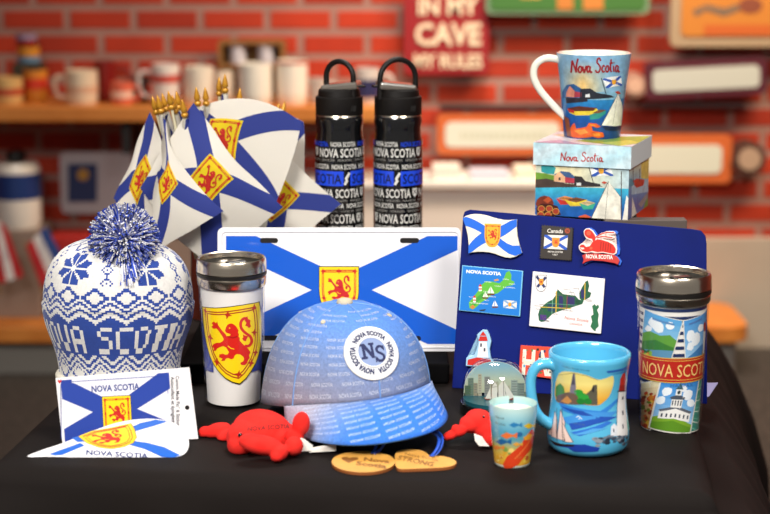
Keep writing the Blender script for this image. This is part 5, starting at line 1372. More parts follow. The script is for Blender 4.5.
# ================================================================== LILAC PAPER
lp = [G(690, 383), G(716, 383), G(708, 398), G(690, 400)]
lp = [G(694, 384), G(718, 383.5), G(709, 397), G(690, 401)]
tag(obj('lilac_paper', prism_bm([p+Vector((0, 0, .0012)) for p in lp], [p+Vector((0, 0, .0002)) for p in lp]), mat('lilac_card', '#a9a6d6', .7), None), 'lilac paper corner sticking out behind the postcard tumbler', 'paper')

# ================================================================== KNITTED HAT
def hat():
    Yh = 1.885; kx = mpp(Yh, .08); X = P(118, 300, Yh).x
    t = thing('knitted_hat', 'blue and white knitted bobble hat standing on the table', 'hat', (X, Yh, T))
    prof_px = [(61, 392), (59.5, 380), (59, 370), (60, 360), (62, 350), (65, 340), (68.5, 330), (71.5, 320), (73.5, 308), (74, 297), (73, 285), (70.5, 274), (66.5, 264), (60.5, 255), (52, 247.5), (41, 242), (27, 238.5), (12, 237), (0, 236.6)]
    pr = [(a*kx, zat(y, Yh)-T) for a, y in prof_px]
    sy = 0.80
    # arc length table
    pts = [Vector((r, 0, z)) for r, z in pr]; dense = smooth_pts(pts, 8); L = [0]
    for a, b in zip(dense, dense[1:]): L.append(L[-1] + (b-a).length)
    st = 1.95*kx; nrow = int(L[-1]/st); NC = 240
    def at(s):
        for i in range(len(L)-1):
            if s <= L[i+1]:
                f = (s-L[i])/(L[i+1]-L[i]+1e-9); p = dense[i].lerp(dense[i+1], f); return max(0.0008, p.x), p.z
        return 0.0008, dense[-1].z
    # pattern rows counted from row base: y=375 level
    def row_of(y): 
        z = zat(y, Yh) - T
        for i, d in enumerate(dense):
            if d.z >= z: return int(L[i]/st)
        return nrow
    r_let = row_of(342.5); r_top = row_of(315)
    BIT = {'N': ['#..#','##.#','##.#','#.##','#.##','#..#'], 'O': ['.##.','#..#','#..#','#..#','#..#','.##.'], 'V': ['#..#','#..#','#..#','#..#','.##.','.##.'], 'A': ['.##.','#..#','#..#','####','#..#','#..#'],
           'S': ['.###','#...','.##.','...#','...#','###.'], 'C': ['.###','#...','#...','#...','#...','.###'], 'T': ['####','.##.','.##.','.##.','.##.','.##.'], 'I': ['##','##','##','##','##','##'], ' ': ['..']*6}
    word = 'NOVA SCOTIA'; LH = r_top - r_let
    cols = []
    for ch in word:
        g = BIT[ch]; w = len(g[0])
        for i in range(w):
            rep = 2
            for _ in range(rep): cols.append([g[5 - min(5, int(j*6/LH))][i] == '#' for j in range(LH)])
        for _ in range(2): cols.append([False]*LH)
    nlet = len(cols); 
    cfront = NC//2                 # column facing the camera
    start = cfront - int(nlet*.5) - 2
    def tri(c, per): c = c % per; return abs(c - per/2)/(per/2)
    def snow(dx, dy):
        r = math.hypot(dx, dy)
        if r < 1.0 or r > 10.5: return False
        a = math.atan2(dy, dx)
        best = min(abs((a - (PI/8 + k*PI/4) + PI) % (2*PI) - PI) for k in range(8))
        s = r*math.cos(best); w = r*math.sin(best)
        return s < 10 and w < min(s*.32, (10.6-s)*.75)
    def blue(c, r):
        if r < r_let - 1:
            d = r_let - 1 - r
            z = tri(c, 16)*6
            t_ = d + z - 4
            if t_ < 0: return True
            if t_ < 2.0: return False
            if t_ < 4.0: return True
            if t_ < 5.6: return False
            if t_ < 7.2: return True
            if t_ < 9: return False
            # lower diamonds
            dd = abs(((c+8) % 16) - 8)/8*5 + abs(((r_let-17-r) % 10) - 5)
            return 3 < dd < 5
        if r < r_let + LH + 1:
            j = r - r_let; i = (c - start)
            i -= int(round((j - LH/2)*.30*max(0, (i//10)*10 + 5 - nlet*.5)/45))
            if 0 <= i < nlet and 0 <= j < LH: return not cols[i][j]
            if nlet + 6 <= i % 120 < nlet + 6 + 200: return True
            i2 = (c - start) % NC - 120
            if 0 <= i2 < nlet and 0 <= j < LH: return not cols[i2][j]
            return True
        d = r - (r_let + LH + 1); z = tri(c, 16)*6; t_ = d - (6-z)*.75
        if t_ < 0: return True
        if t_ < 2.2: return False
        if t_ < 4.0: return True
        if t_ < 5.8: return False
        if t_ < 7.2: return True
        # diamonds row
        ym = d - 13.5
        dd = abs(((c+8) % 16) - 8)/8*5.2 + abs(ym)
        if 3.3 < dd < 5.3 and abs(ym) < 5: return True
        if d < 20: return False
        # snowflakes
        e = d - 28
        if abs(e) <= 11:
            cc = (c - cfront - 20 + 22) % 44 - 22
            if abs(cc) <= 13 and snow(cc/1.22, e*.95): return True
            if abs(cc) <= 2 and 9.5 < abs(e) < 11.5 and (abs(cc) == 1 or abs(e) > 10): return True
            c2 = (c - cfront - 20) % 44 - 22
            for k in (-7, 0, 7):
                v = abs(c2)/3.6 + abs(e-k)/3.2
                if (.62 < v < 1.05) or v < .22: return True
        f_ = d - 44
        if abs(f_) <= 5.5:
            dd = abs(((c+3) % 20) - 10)/10*7 + abs(f_)
            if 4.4 < dd < 6.6: return True
        if 56 < d < 62:
            dd = abs(((c+5) % 24) - 12)/12*6 + abs(d-59)*1.3
            if 3.8 < dd < 5.4: return True
        return False
    V = []; F = []; C = []
    for r in range(nrow+1):
        rr, z = at(r*st)
        for c in range(NC):
            a = 2*PI*(c - cfront)/NC
            wob = 1 + .012*math.sin(a*3+1) + .006*math.sin(a*7) - (.02*math.cos(a*2) if r < 50 else 0)
            slump = -.006*max(0, math.sin(a-.3))*min(1, r/60)
            k_ = .00035 if c % 2 else -.00015
            V.append((X + (rr*wob+k_)*math.sin(a) + .004*(r/nrow)**2, Yh - (rr*wob*sy+k_)*math.cos(a), T + z + slump*(r/nrow)))
    for r in range(nrow):
        for c in range(NC):
            d = (c+1) % NC; F.append((r*NC+c, r*NC+d, (r+1)*NC+d, (r+1)*NC+c))
            col = lin('#1d3f94') if blue(c, r) else lin('#dedcd8')
            C += [col]*4
    V.append((X+.004, Yh, T+at(L[-1])[1]))
    for c in range(NC): F.append((nrow*NC+c, nrow*NC+(c+1) % NC, len(V)-1)); C += [lin('#dedcd8')]*3
    me = bpy.data.meshes.new('crown'); me.from_pydata(V, [], F)
    ca = me.color_attributes.new('Col', 'FLOAT_COLOR', 'CORNER'); arr = np.ones((len(C), 4), dtype=np.float32); arr[:, :3] = C; ca.data.foreach_set('color', arr.ravel())
    me.polygons.foreach_set('use_smooth', [True]*len(F))
    KN = print_mat('knit', .85, vary=.08, vscale=300, bump=(700, .5, .001), sheen=.2)
    link('crown', me, KN, t)
    # folded cuff
    rc = 61.5*kx; zc = zat(373, Yh-.0) - T
    obj('cuff', lathe_bm([(rc*.93, 0), (rc*.99, .002), (rc*1.01, zc*.5), (rc, zc), (rc*.95, zc+.001), (rc*.93, zc*.5), (rc*.92, .004)], (X-.001, Yh), 96, sy=.86, zbase=T, cap0=False, cap1=False), mat('blue_knit', '#1d3f94', .9, bump=(500, .6, .001)), t, smooth='all', label='blue folded cuff')
    ring = [(X-.001 + rc*.975*math.sin(2*PI*i/96), Yh - rc*.975*.86*math.cos(2*PI*i/96), T+zc) for i in range(96)]
    obj('cuff_edge', tube_bm(ring, .0042, 10, closed=True), mat('cream_knit', '#e2dccb', .9, bump=(500, .6, .001)), t, smooth='all', label='cream rolled cuff edge')
    # pompom
    pc = P(124, 239, Yh-.028); R = 34.5*kx; rnd = random.Random(21)
    bm = bmesh.new(); cl = []
    def strand(d, L_, w, dark, droop):
        d = d.normalized(); side = d.orthogonal().normalized(); ang = rnd.uniform(0, 2*PI); side = Matrix.Rotation(ang, 3, d) @ side
        cur = rnd.uniform(-.15, .15)
        pts = [pc + d*R*.35, pc + d*L_*.72 + side*cur*R*.4, pc + d*L_ + side*cur*R*1.1 + Vector((0, 0, -droop))]
        n0 = len(bm.faces); tube_bm(pts, [w*.9, w*1.1, w], 5, bm); cl.append((n0, len(bm.faces), dark))
    N = 1250
    for i in range(N):
        z = 1 - 2*(i+.5)/N; ph = i*2.39996; s = math.sqrt(1-z*z)
        d = Vector((s*math.cos(ph), s*math.sin(ph), z)) + Vector((rnd.gauss(0, .06), rnd.gauss(0, .06), rnd.gauss(0, .06)))
        strand(d, R*rnd.uniform(.93, 1.05), .00098, rnd.random() < .5, 0)
    for i in range(46):
        d = Vector((rnd.gauss(.30, .16), -.75, rnd.gauss(-.75, .15))); strand(d, R*rnd.uniform(1.1, 1.5), .0007, rnd.random() < .5, rnd.uniform(0, .006))
    me = bpy.data.meshes.new('pompom'); bm.to_mesh(me); bm.free()
    col = np.ones((len(me.loops), 4), dtype=np.float32)
    B1, W1 = lin('#2149c4'), lin('#f4f3f8'); li = 0; fc = {}
    arrf = np.zeros(len(me.polygons), dtype=bool)
    for a, b, dk in cl: arrf[a:b] = dk
    for p in me.polygons:
        c_ = B1 if arrf[p.index] else W1
        for l in p.loop_indices: col[l, :3] = c_
    ca = me.color_attributes.new('Col', 'FLOAT_COLOR', 'CORNER'); ca.data.foreach_set('color', col.ravel())
    me.polygons.foreach_set('use_smooth', [True]*len(me.polygons))
    pm = link('pompom', me, print_mat('yarn', .9, sheen=.3), t)
    a = P(86, 238.5, Yh-.03); obj('loose_yarn', tube_bm(smooth_pts([P(104, 230, Yh-.03), P(97, 233, Yh-.03), a], 5), .0006, 6), mat('blue_yarn', '#2347ad', .9), pm)
hat()

# ================================================================== STICKER CARD AND BENT STICKER
a0, b0 = G(62.5, 444), G(198, 440)
CP = plane3(a0, b0, a0 + Vector((0, .016, .075)))
sc_ = thing('sticker_card', 'upright white card with a flag sticker leaning on the knitted hat', 'card', (a0+b0)/2)
k1 = 185/770.0; FC = lambda x, y: (20 + x*k1, 360 + y*k1)
slab('card', CP, [FC(148, 75), FC(705, 30), FC(742, 328), (62.5, 444)], 0, .0006, mat('card_white', '#e9e6e8', .4, coat=.4), sc_)
A = Art(); q = quad_xf([FC(170, 84), FC(620, 52), FC(640, 330), FC(188, 352)])
old = A.xf; A.xf = q
SB = '#27429e'
A.poly([(0, .02), (.03, 0), (.97, 0), (1, .03), (1, .97), (.97, 1), (.03, 1), (0, .97)], '#e3e2ea')
h = .19; w_ = .14
A.clip = None
A.poly([(.0, .05), (.05, .0), (.05+w_, .12), (1, 1-h-.05), (1, 1), (1-w_, 1), (0, h+.1)], SB)
A.poly([(1, .0), (1-.1, .0), (0, 1-h-.05), (0, 1), (w_, 1), (1, h+.05)], SB)
A.poly([(.0, 0), (.5, 0), (.9, 0), (.5, .42), (.12, .06)], '#e3e2ea')
A.poly([(0, .0), (.1, .0), (.1, .04), (.0, .3)], SB)
A.xf = old
old = A.clip
arms(A, *FC(404, 222), 28, 34, 'rect', '#2a2a3a', rot=-.05)
A.text('NOVA SCOTIA', *FC(398, 128), 6.4, '#2b3f86', w=48, rot=-.06, bold=.03)
A.stroke([FC(172, 330), FC(170, 100), FC(184, 92), FC(600, 66), FC(612, 76), FC(616, 140)], .5, '#27429e')
A.text('Custom Made Pin* & Sticker', FC(648, 66)[0], FC(0, 66)[1], 3.6, '#2a2a32', w=50, align='L', rot=PI/2-.02, bold=.02)
A.text('Autocollant et épinglette*', FC(628, 70)[0], FC(0, 70)[1], 3.6, '#2a2a32', w=50, align='L', rot=PI/2-.02, bold=.02)
A.circ(*FC(696, 198), 2.3, '#14110f', n=14)
A.poly([(FC(165, 88)[0]+x, FC(165, 88)[1]+y) for x, y in ((0, 2.4), (-2, 0), (-1.6, -1.6), (0, -.8), (1.6, -1.6), (2, 0))], '#cc2a2a')
A.text('NOVA SCOTIA CANADA', *FC(166, 110), 1.1, '#8a8a92', w=22, align='L', rot=PI/2-.03)
A.build('sticker_print', CP.map(.0006), sc_, ART_GLOSS, base=.0001)
# bent oval sticker leaning in front
OL = spline2([FC(30,402),(FC(90,375)),FC(180,345),FC(290,300),FC(400,262),FC(500,246),FC(580,247),FC(650,268),FC(692,310),FC(703,348),FC(690,385),FC(650,403),FC(570,412),FC(470,416),FC(360,413),FC(240,406),FC(120,402)], 3, True)
s0 = G(100, 457.5); bk = Vector((s0.x, s0.y, 0))
def bent(x, y, off=0.0):
    # the sheet stands on its lower edge and curls back towards its upper edge
    v = max(0, min(1, (458.5 - y)/42.0)); Yy = G(x, 459.0).y + .004 + .030*v**.8
    p = P(x, y, Yy); 
    return p
def bent_map(x, y):
    p = bent(x, y); a = bent(x+1, y); b = bent(x, y-1); n = (a-p).cross(b-p)
    if n.dot(CAM-p) < 0: n = -n
    return p, n.normalized()
A = Art(); A.poly(OL, '#e9e7ea')
old = A.clip
f4 = FC
A.poly([f4(*p) for p in [(120,392),(250,345),(270,356),(175,396),(140,397)]], '#1f5fc0')
A.poly([f4(*p) for p in [(440,290),(500,262),(565,248),(616,256),(560,274),(470,300)]], '#1f5fc0')
A.poly([f4(*p) for p in [(470,336),(530,344),(600,362),(668,396),(640,406),(590,404),(520,372),(452,352)]], '#1f5fc0')
A.poly([f4(*p) for p in [(215,325),(262,312),(330,322),(300,338),(240,342)]], '#1f5fc0')
sh_ = [f4(*p) for p in [(245,318),(300,296),(380,282),(460,264),(476,290),(484,322),(470,345),(430,362),(380,370),(330,364),(280,346)]]
A.poly(inset(sh_, f4(375, 322), 1.03), '#8a6a1a'); A.poly(sh_, '#f0c81f'); A.stroke(inset(sh_, f4(375, 322), .86), .8, '#c8261c', closed=True); A.stroke(inset(sh_, f4(375, 322), .76), .6, '#c8261c', closed=True)
o_xf = A.xf; c0 = f4(362, 325); A.xf = lambda x, y: (c0[0] + (x-c0[0])*1.6 - (y-c0[1])*.25, c0[1] + (y-c0[1])*.62 - (x-c0[0])*.10)
lion(A, c0[0], c0[1], 21, '#d2231a', rot=-.25); A.xf = o_xf
A.text('NOVA SCOTIA', *f4(404, 402), 5.0, '#27386e', w=62, rot=.06, bold=.03)
bs = A.build('bent_sticker', bent_map, None, print_mat('vinyl_print', .5, .0, spec=.2), step=2.5, base=0, eps=.00012, both=.0006)
tag(bs, 'shiny bent oval flag sticker lying in front of the upright card', 'sticker')

# ================================================================== BASEBALL CAP
def cap():
    X, Y = P(345, 370, 1.80).x, 1.80; zr0 = .026; H = .1035
    a_s, a_f = .0895, .098
    th = math.radians(23); Fd = Vector((math.sin(th), -math.cos(th), 0)); Rd = Vector((math.cos(th), math.sin(th), 0))
    t = thing('baseball_cap', 'blue and grey baseball cap with round lettered badge on the front', 'cap', (X, Y, T))
    def rim(ph): return .0265 + .0190*math.cos(ph) + .0050*math.sin(ph) + .004*math.sin(ph)**2
    def S(ph, tt):
        """ph from the front, tt 0 rim .. 1 button"""
        a = tt*PI/2; p = 2/2.5
        fr = max(0, math.cos(ph))
        r = math.cos(a)**(p*(1-.10*fr)); h = math.sin(a)**(p*(1+.02*fr))
        if tt > .999: r = 0; h = 1
        low = 1.02 - .11*h          # the bottom edge flares out
        x, y = a_s*r*low*math.sin(ph), a_f*r*low*math.cos(ph)
        z = rim(ph)*(1-h) + (zr0+H)*h
        return Vector((X, Y, T+z)) + Rd*x + Fd*y + Vector((0, 0, 0))
    NS_, NT = 120, 30
    bm = bmesh.new(); rows = []
    for j in range(NT): rows.append([bm.verts.new(S(2*PI*i/NS_, j/NT)) for i in range(NS_)])
    top = bm.verts.new(S(0, 1))
    for j in range(NT-1):
        for i in range(NS_): bm.faces.new((rows[j][i], rows[j][(i+1) % NS_], rows[j+1][(i+1) % NS_], rows[j+1][i]))
    for i in range(NS_): bm.faces.new((rows[-1][i], rows[-1][(i+1) % NS_], top))
    # fabric dyed from grey hem to blue top
    m = bpy.data.materials.new('cap_fabric'); m.use_nodes = True; nt = m.node_tree; b = nt.nodes['Principled BSDF']; L = nt.links.new
    at_ = nt.nodes.new('ShaderNodeAttribute'); at_.attribute_name = 'Col'
    n = nt.nodes.new('ShaderNodeTexNoise'); n.inputs['Scale'].default_value = 420; tc = nt.nodes.new('ShaderNodeTexCoord'); L(tc.outputs['Object'], n.inputs['Vector'])
    mr = nt.nodes.new('ShaderNodeMapRange'); mr.inputs['From Min'].default_value = .3; mr.inputs['From Max'].default_value = .7; mr.inputs['To Min'].default_value = .82; mr.inputs['To Max'].default_value = 1.15; L(n.outputs['Fac'], mr.inputs['Value'])
    vm = nt.nodes.new('ShaderNodeVectorMath'); vm.operation = 'SCALE'; L(at_.outputs['Color'], vm.inputs[0]); L(mr.outputs['Result'], vm.inputs['Scale']); L(vm.outputs['Vector'], b.inputs['Base Color'])
    bp = nt.nodes.new('ShaderNodeBump'); bp.inputs['Strength'].default_value = .35; bp.inputs['Distance'].default_value = .0006; L(n.outputs['Fac'], bp.inputs['Height']); L(bp.outputs['Normal'], b.inputs['Normal'])
    b.inputs['Roughness'].default_value = .85
    def paint(o, f):
        me = o.data; ca = me.color_attributes.new('Col', 'FLOAT_COLOR', 'POINT'); arr = np.ones((len(me.vertices), 4), dtype=np.float32)
        for v in me.vertices: arr[v.index, :3] = lin(f(v.co))
        ca.data.foreach_set('color', arr.ravel())
    cr = obj('crown', bm, m, t, smooth='all')
    def ccol(co):
        h = (co.z-T)/(zr0+H); d = (co - Vector((X, Y, co.z))).dot(Rd)/a_s
        return lerp('#8b8798', '#4a80d4', (h-.22)*1.25 + .18*d)
    paint(cr, ccol)
    so = cr.modifiers.new('thickness', 'SOLIDIFY'); so.thickness = .0018; so.offset = -1
    def Smap(off_ph=0):
        def f(x, y):   # x = metres along the round, y = param 0..1 down from the top
            ph = x/a_f; tt = 1 - y; p = S(ph, tt); a = S(ph+.01, tt); b_ = S(ph, min(.995, tt+.01)); nn = (a-p).cross(b_-p)
            if nn.dot(p - Vector((X, Y, T+.03))) < 0: nn = -nn
            return p, nn.normalized()
        return f
    # seams
    for i in range(6):
        ph = i*PI/3; pts = [S(ph, j/24*.985)+ (S(ph, j/24*.985)-Vector((X, Y, T+.04))).normalized()*.0004 for j in range(25)]
        obj('seam', tube_bm(pts, .0007, 6), mat('seam_blue', '#6f97d0', .9), cr, smooth=True)
        e = S(ph+PI/6, .70); nrm = (e-Vector((X, Y, T+.03))).normalized()
        if i in (0, 4, 5, 3): 
            pass
    CRM = mat('cream_thread', '#bdb29a', .8)
    for ph in (-PI*.28, PI/6*1.6, -PI*.68, PI*.75, -1.05*PI+.1):
        e = S(ph, .66); nrm = (e-Vector((X, Y, T+.03))).normalized(); q = nrm.to_track_quat('Z', 'Y').to_matrix()
        bm = bmesh.new(); g = bmesh.ops.create_cone(bm, cap_ends=True, segments=16, radius1=.0030, radius2=.0024, depth=.0012)
        for v in g['verts']: v.co = q @ v.co + e + nrm*.0006
        ey = obj('eyelet', bm, CRM, cr, smooth=True)
        bm = bmesh.new(); g = bmesh.ops.create_cone(bm, cap_ends=True, segments=10, radius1=.0009, radius2=.0009, depth=.0004)
        for v in g['verts']: v.co = q @ v.co + e + nrm*.0014
    obj('button', lathe_bm([(.0085, -.002), (.009, .001), (.0075, .004), (.004, .0052), (0, .0055)], (S(0, 1).x, S(0, 1).y), 24, zbase=S(0, 1).z), CRM, t, smooth='all', label='cream top button')
    # little words
    A = Art(); A2 = Art()
    n_r = 12
    for r in range(n_r):
        tt = .045 + r*.071; y = 1-tt
        circ = a_f*math.cos(tt*PI/2); off = (r*.0235) % .04
        wd = .0250/max(.22, circ/a_f)
        n = max(3, int(2*PI*a_f/(wd*1.35)))
        for i in range(n):
            x = -PI*a_f + i*2*PI*a_f/n + off
            if x > PI*a_f: x -= 2*PI*a_f
            if abs(x - .006)*circ/a_f < .040 and .12 < tt < .66: continue
            if tt > .84 and abs(x) > 9: continue
            A.text('NOVA SCOTIA', x, y+.013, .027, '#c6cbdb', w=wd, rot=0, bold=.0, align='C')
    def wmap(x, y):
        return Smap()(x, y + 0)
    A.build('white_lettering', wmap, cr, print_mat('ink_on_cloth', .8), base=.0003)
    # badge
    bph, btt = -0.03, .345
    bc = S(bph, btt); e1 = (S(bph+.02, btt)-S(bph-.02, btt)).normalized(); e2 = (S(bph, btt+.02)-S(bph, btt-.02)).normalized(); bnrm = e1.cross(e2).normalized()
    if bnrm.dot(bc-Vector((X, Y, T))) < 0: bnrm = -bnrm
    Rb_ = .0288
    bvh = BVHTree.FromPolygons([S(2*PI*i/90, j/30*.98) for j in range(30) for i in range(90)], [(j*90+i, j*90+(i+1) % 90, (j+1)*90+(i+1) % 90, (j+1)*90+i) for j in range(29) for i in range(90)])
    def bmap(x, y):      # badge units: 1 = radius
        o = bc + e1*(x*Rb_) - e2*(y*Rb_) + bnrm*.05
        hit, nn, _, _ = bvh.ray_cast(o, -bnrm)
        if hit is None: hit, nn = bc + e1*(x*Rb_) - e2*(y*Rb_), bnrm
        d = (hit - (bc + e1*(x*Rb_) - e2*(y*Rb_))).length
        return hit, bnrm
    A = Art(); A.poly(circle_pts(0, 0, 1.0, n=56), '#e4e2dd'); A.poly(circle_pts(0, 0, .93, n=48), '#cfcfd0'); A.poly(circle_pts(0, 0, .90, n=48), '#d3d4d8'); A.poly(circle_pts(0, 0, .60, n=48), '#f0efe9'); A.poly(circle_pts(0, 0, .55, n=40), '#8496bf')
    ND = '#1c2452'
    for k_ in range(3):
        base_ = -PI/2 + k_*2*PI/3
        def pth(X_, Y_, base_=base_):
            a = base_ + X_/.66; r = .655 + Y_; return (r*math.cos(a), r*math.sin(a))
        A.text('NOVA SCOTIA', 0, 0, .185, ND, w=1.25, bold=.055, path=pth)
    # slab-serif N and S
    def T_(pts): A.poly([(x*1.15, y*1.15) for x, y in pts], ND)
    N_ = [(-.40,-.30),(-.24,-.30),(-.06,.02),(-.06,-.22),(-.11,-.22),(-.11,-.30),(.07,-.30),(.07,-.22),(.03,-.22),(.03,.22),(-.06,.22),(-.25,-.10),(-.25,.14),(-.20,.14),(-.20,.22),(-.40,.22),(-.40,.14),(-.34,.14),(-.34,-.22),(-.40,-.22)]
    T_(N_)
    A.stroke([(x*1.15, y*1.15) for x, y in [(.37,-.06),(.30,-.14),(.20,-.14),(.13,-.06),(.16,.04),(.27,.10),(.34,.17),(.33,.27),(.24,.33),(.14,.31),(.07,.22)]], .10, ND, smooth=3)
    T_([(.35,-.17),(.39,-.17),(.39,.0),(.35,.0)]); T_([(.04,.17),(.08,.17),(.08,.36),(.04,.36)])
    bd = A.build('badge', bmap, t, print_mat('embroidery', .75, bump=(900, .5, .0004)), step=.25, base=.0016, eps=.00006, label='round white embroidered badge')
    ring = [bmap(math.cos(a*2*PI/48), math.sin(a*2*PI/48))[0] + bnrm*.0010 for a in range(48)]
    obj('badge_edge', tube_bm(ring, .0014, 8, closed=True), mat('white_thread', '#e4e1da', .85, bump=(900, .6, .0006)), bd, smooth='all')
    ring = [bmap(.57*math.cos(a*2*PI/40), .57*math.sin(a*2*PI/40))[0] + bnrm*.0018 for a in range(40)]
    obj('inner_ring', tube_bm(ring, .0009, 8, closed=True), mat('white_thread', '#e4e1da'), bd, smooth='all')
    # brim
    PM = math.radians(66)
    def Bm(s, r):
        ph = s*PM; i0 = S(ph, .0)
        inner = Vector((i0.x, i0.y, i0.z)) + Fd*.0
        reach = .061*(1-abs(s)**3.2*.93)
        p = inner + Fd*reach*r + Rd*(.010*s*r*(1-s*s))
        zin = i0.z
        outz = T + .015 + .004*math.cos(s*PI/2) + .009*s
        camber = .006*math.sin(r*PI)*math.cos(s*PI/2)
        p.z = zin*(1-r) + outz*r + camber + .001
        return p
    bm = bmesh.new(); NR, NSb = 14, 60; g = [[bm.verts.new(Bm(-1+2*i/NSb, j/NR)) for i in range(NSb+1)] for j in range(NR+1)]
    for j in range(NR):
        for i in range(NSb): bm.faces.new((g[j][i], g[j][i+1], g[j+1][i+1], g[j+1][i]))
    bo = obj('brim', bm, m, t, smooth='all')
    def bcol(co):
        d = (co - Vector((X, Y, co.z))); f_ = d.dot(Fd); s_ = d.dot(Rd)
        return lerp('#a9a6ba', '#2c70d6', min(1, max(0, (f_-.075)/.07 + .25 + s_*4)))
    paint(bo, bcol)
    so = bo.modifiers.new('thickness', 'SOLIDIFY'); so.thickness = .0026; so.offset = 1
    def brmap(x, y):
        p = Bm(x, y); a = Bm(x+.01, y); b_ = Bm(x, y+.01); nn = (a-p).cross(b_-p)
        if nn.z < 0: nn = -nn
        return p, nn.normalized()
    A = Art()
    for ci in range(5):
        for rj in range(8):
            s = -.64 + ci*.32; r = .05 + rj*.117
            if abs(s) > .6 and rj > 6: continue
            A.text('NOVA SCOTIA', s, r+.02, -.047, '#c9d8f0', w=.26, bold=.0, shear=0, path=lambda a, b, s=s, r=r: (s + a, r + .02 - a*.28 - b) )
    A.build('white_lettering', brmap, bo, print_mat('ink_on_cloth', .8), base=.0003 if so.offset < 0 else .0030)
cap()

# ================================================================== PLUSH TOYS
PLUSH = mat('red_plush', '#e0190f', .95, sheen=.5, bump=(900, .4, .0006), noise=(60, '#dc241a'))
def plush(name, label, cat, lobes, base):
    t = thing(name, label, cat, base); bm = bmesh.new()
    for (px, py, Y, rx, ry, rz, ang) in lobes:
        k = mpp(Y, .02); ellip_bm(P(px, py, Y), (rx*k, ry*k, rz*k), bm, Matrix.Rotation(math.radians(ang), 3, 'Y'))
    zmin = min(v.co.z for v in bm.verts)
    if zmin < T:
        for v in bm.verts:
            if v.co.z < T+.001: v.co.z = T+.001
    o = obj('body', bm, PLUSH, t)
    r = o.modifiers.new('fuse', 'REMESH'); r.mode = 'VOXEL'; r.voxel_size = .0011; r.use_smooth_shade = True
    s = o.modifiers.new('soft', 'SMOOTH'); s.factor = .6; s.iterations = 5
    return t, o
cb, cbo = plush('plush_crab', 'larger red plush crab with black eye in front of the left tumbler', 'plush toy', [
    (262, 430, 1.705, 30, 30, 20, 8), (246, 436, 1.69, 20, 24, 17, 0), (241, 444, 1.68, 14, 18, 13, 0), (280, 436, 1.70, 22, 24, 14, 10),
    (217, 430.5, 1.73, 15, 10, 7.5, -16), (205, 432, 1.73, 7, 7, 6, -10), (226, 437, 1.72, 10, 9, 7, -30),
    (262, 445, 1.648, 22, 13, 10, 10), (250, 441, 1.65, 12, 10, 8, 0), (279, 452, 1.645, 9.5, 10, 8.5, 0), (277, 456, 1.640, 7, 8, 6, 0),
    (294, 446, 1.655, 9.5, 10, 10, 0), (301, 424, 1.672, 9, 8, 13, 8), (294, 436, 1.672, 10, 9, 9, 0)], G(258, 450))
e = P(240.5, 435, 1.657)
def surf_map(o, dirn=None):
    dg = bpy.context.evaluated_depsgraph_get(); bvh = BVHTree.FromObject(o, dg)
    def f(x, y):
        d = ray(x, y).normalized(); h, n, _, _ = bvh.ray_cast(CAM, d)
        if h is None:
            h, n, _, _ = bvh.find_nearest(P(x, y, 1.68))
        if n.dot(CAM-h) < 0: n = -n
        return h, n
    return f
bpy.context.view_layer.update()
sm_ = surf_map(cbo)
h, n = sm_(240.5, 435.5)
obj('eye', ellip_bm(h + n*.0008, (.0026, .0026, .0026)), mat('bead_black', '#0b0a0a', .1, coat=1), cb, smooth='all', label='shiny black bead eye')
A = Art(); A.text('NOVA SCOTIA', 247, 431.8, 4.6, '#5a0c0a', w=42, align='L', bold=.01, path=lambda a, b: (247.5+a, 431.5 - b*1.0 - a*.12 + (a/42)**2*2.5))
A.build('embroidered_name', sm_, cb, print_mat('thread', .8), step=2, base=.0005)
tg = thing('x', 'x', 'x'); bpy.data.objects.remove(tg)
def sheet(name, pts, th, m, parent):
    return obj(name, prism_bm([p + Vector((0, 0, th)) for p in pts], pts), m, parent)
TAGW = mat('white_tag', '#e6dfd6', .6)
sheet('tag', [P(298, 438, 1.664), P(304, 439, 1.668), P(313, 446, 1.672), P(312, 451, 1.667), P(301, 451.5, 1.66)], .0006, TAGW, cb)
for i, (y0_, y1_) in enumerate(((449.5, 444.5), (450.5, 447), (451, 449.5))):
    a, b = P(309, y0_, 1.668), P(336, y1_, 1.672); w = Vector((0, .001, .0011))
    obj('tag_ribbon', prism_bm([a+w, b+w, b-w, a-w], [a+w+Vector((.0002, -.0006, 0)), b+w+Vector((.0002, -.0006, 0)), b-w+Vector((.0002, -.0006, 0)), a-w+Vector((.0002, -.0006, 0))]), TAGW, cb)
lb, lbo = plush('plush_lobster', 'smaller red plush lobster tucked behind the shot glass', 'plush toy', [
    (479, 421, 1.715, 15, 16, 12, 10), (470, 424, 1.71, 11, 12, 9, 0), (486, 429, 1.71, 14, 14, 13, 0), (491, 439, 1.70, 10, 12, 9, 0), (460, 431, 1.70, 8, 7, 5.5, -25), (451, 435, 1.70, 7, 6, 4.8, -20), (447, 436.5, 1.70, 4.5, 5, 4, 0), (456, 429, 1.70, 5, 5, 5, 0)], G(478, 444))
sheet('tag', [P(474, 434, 1.694), P(482, 437, 1.69), P(486, 443, 1.686), P(489, 446.5, 1.68), P(479, 446, 1.683), P(475, 441, 1.689)], .0006, TAGW, lb)
bpy.context.view_layer.update()
sm2 = surf_map(lbo); h, n = sm2(483.5, 417)
obj('eye', ellip_bm(h + n*.0004, (.0014, .0014, .0014)), mat('bead_black', '#0b0a0a'), lb, smooth='all', label='small black bead eye')

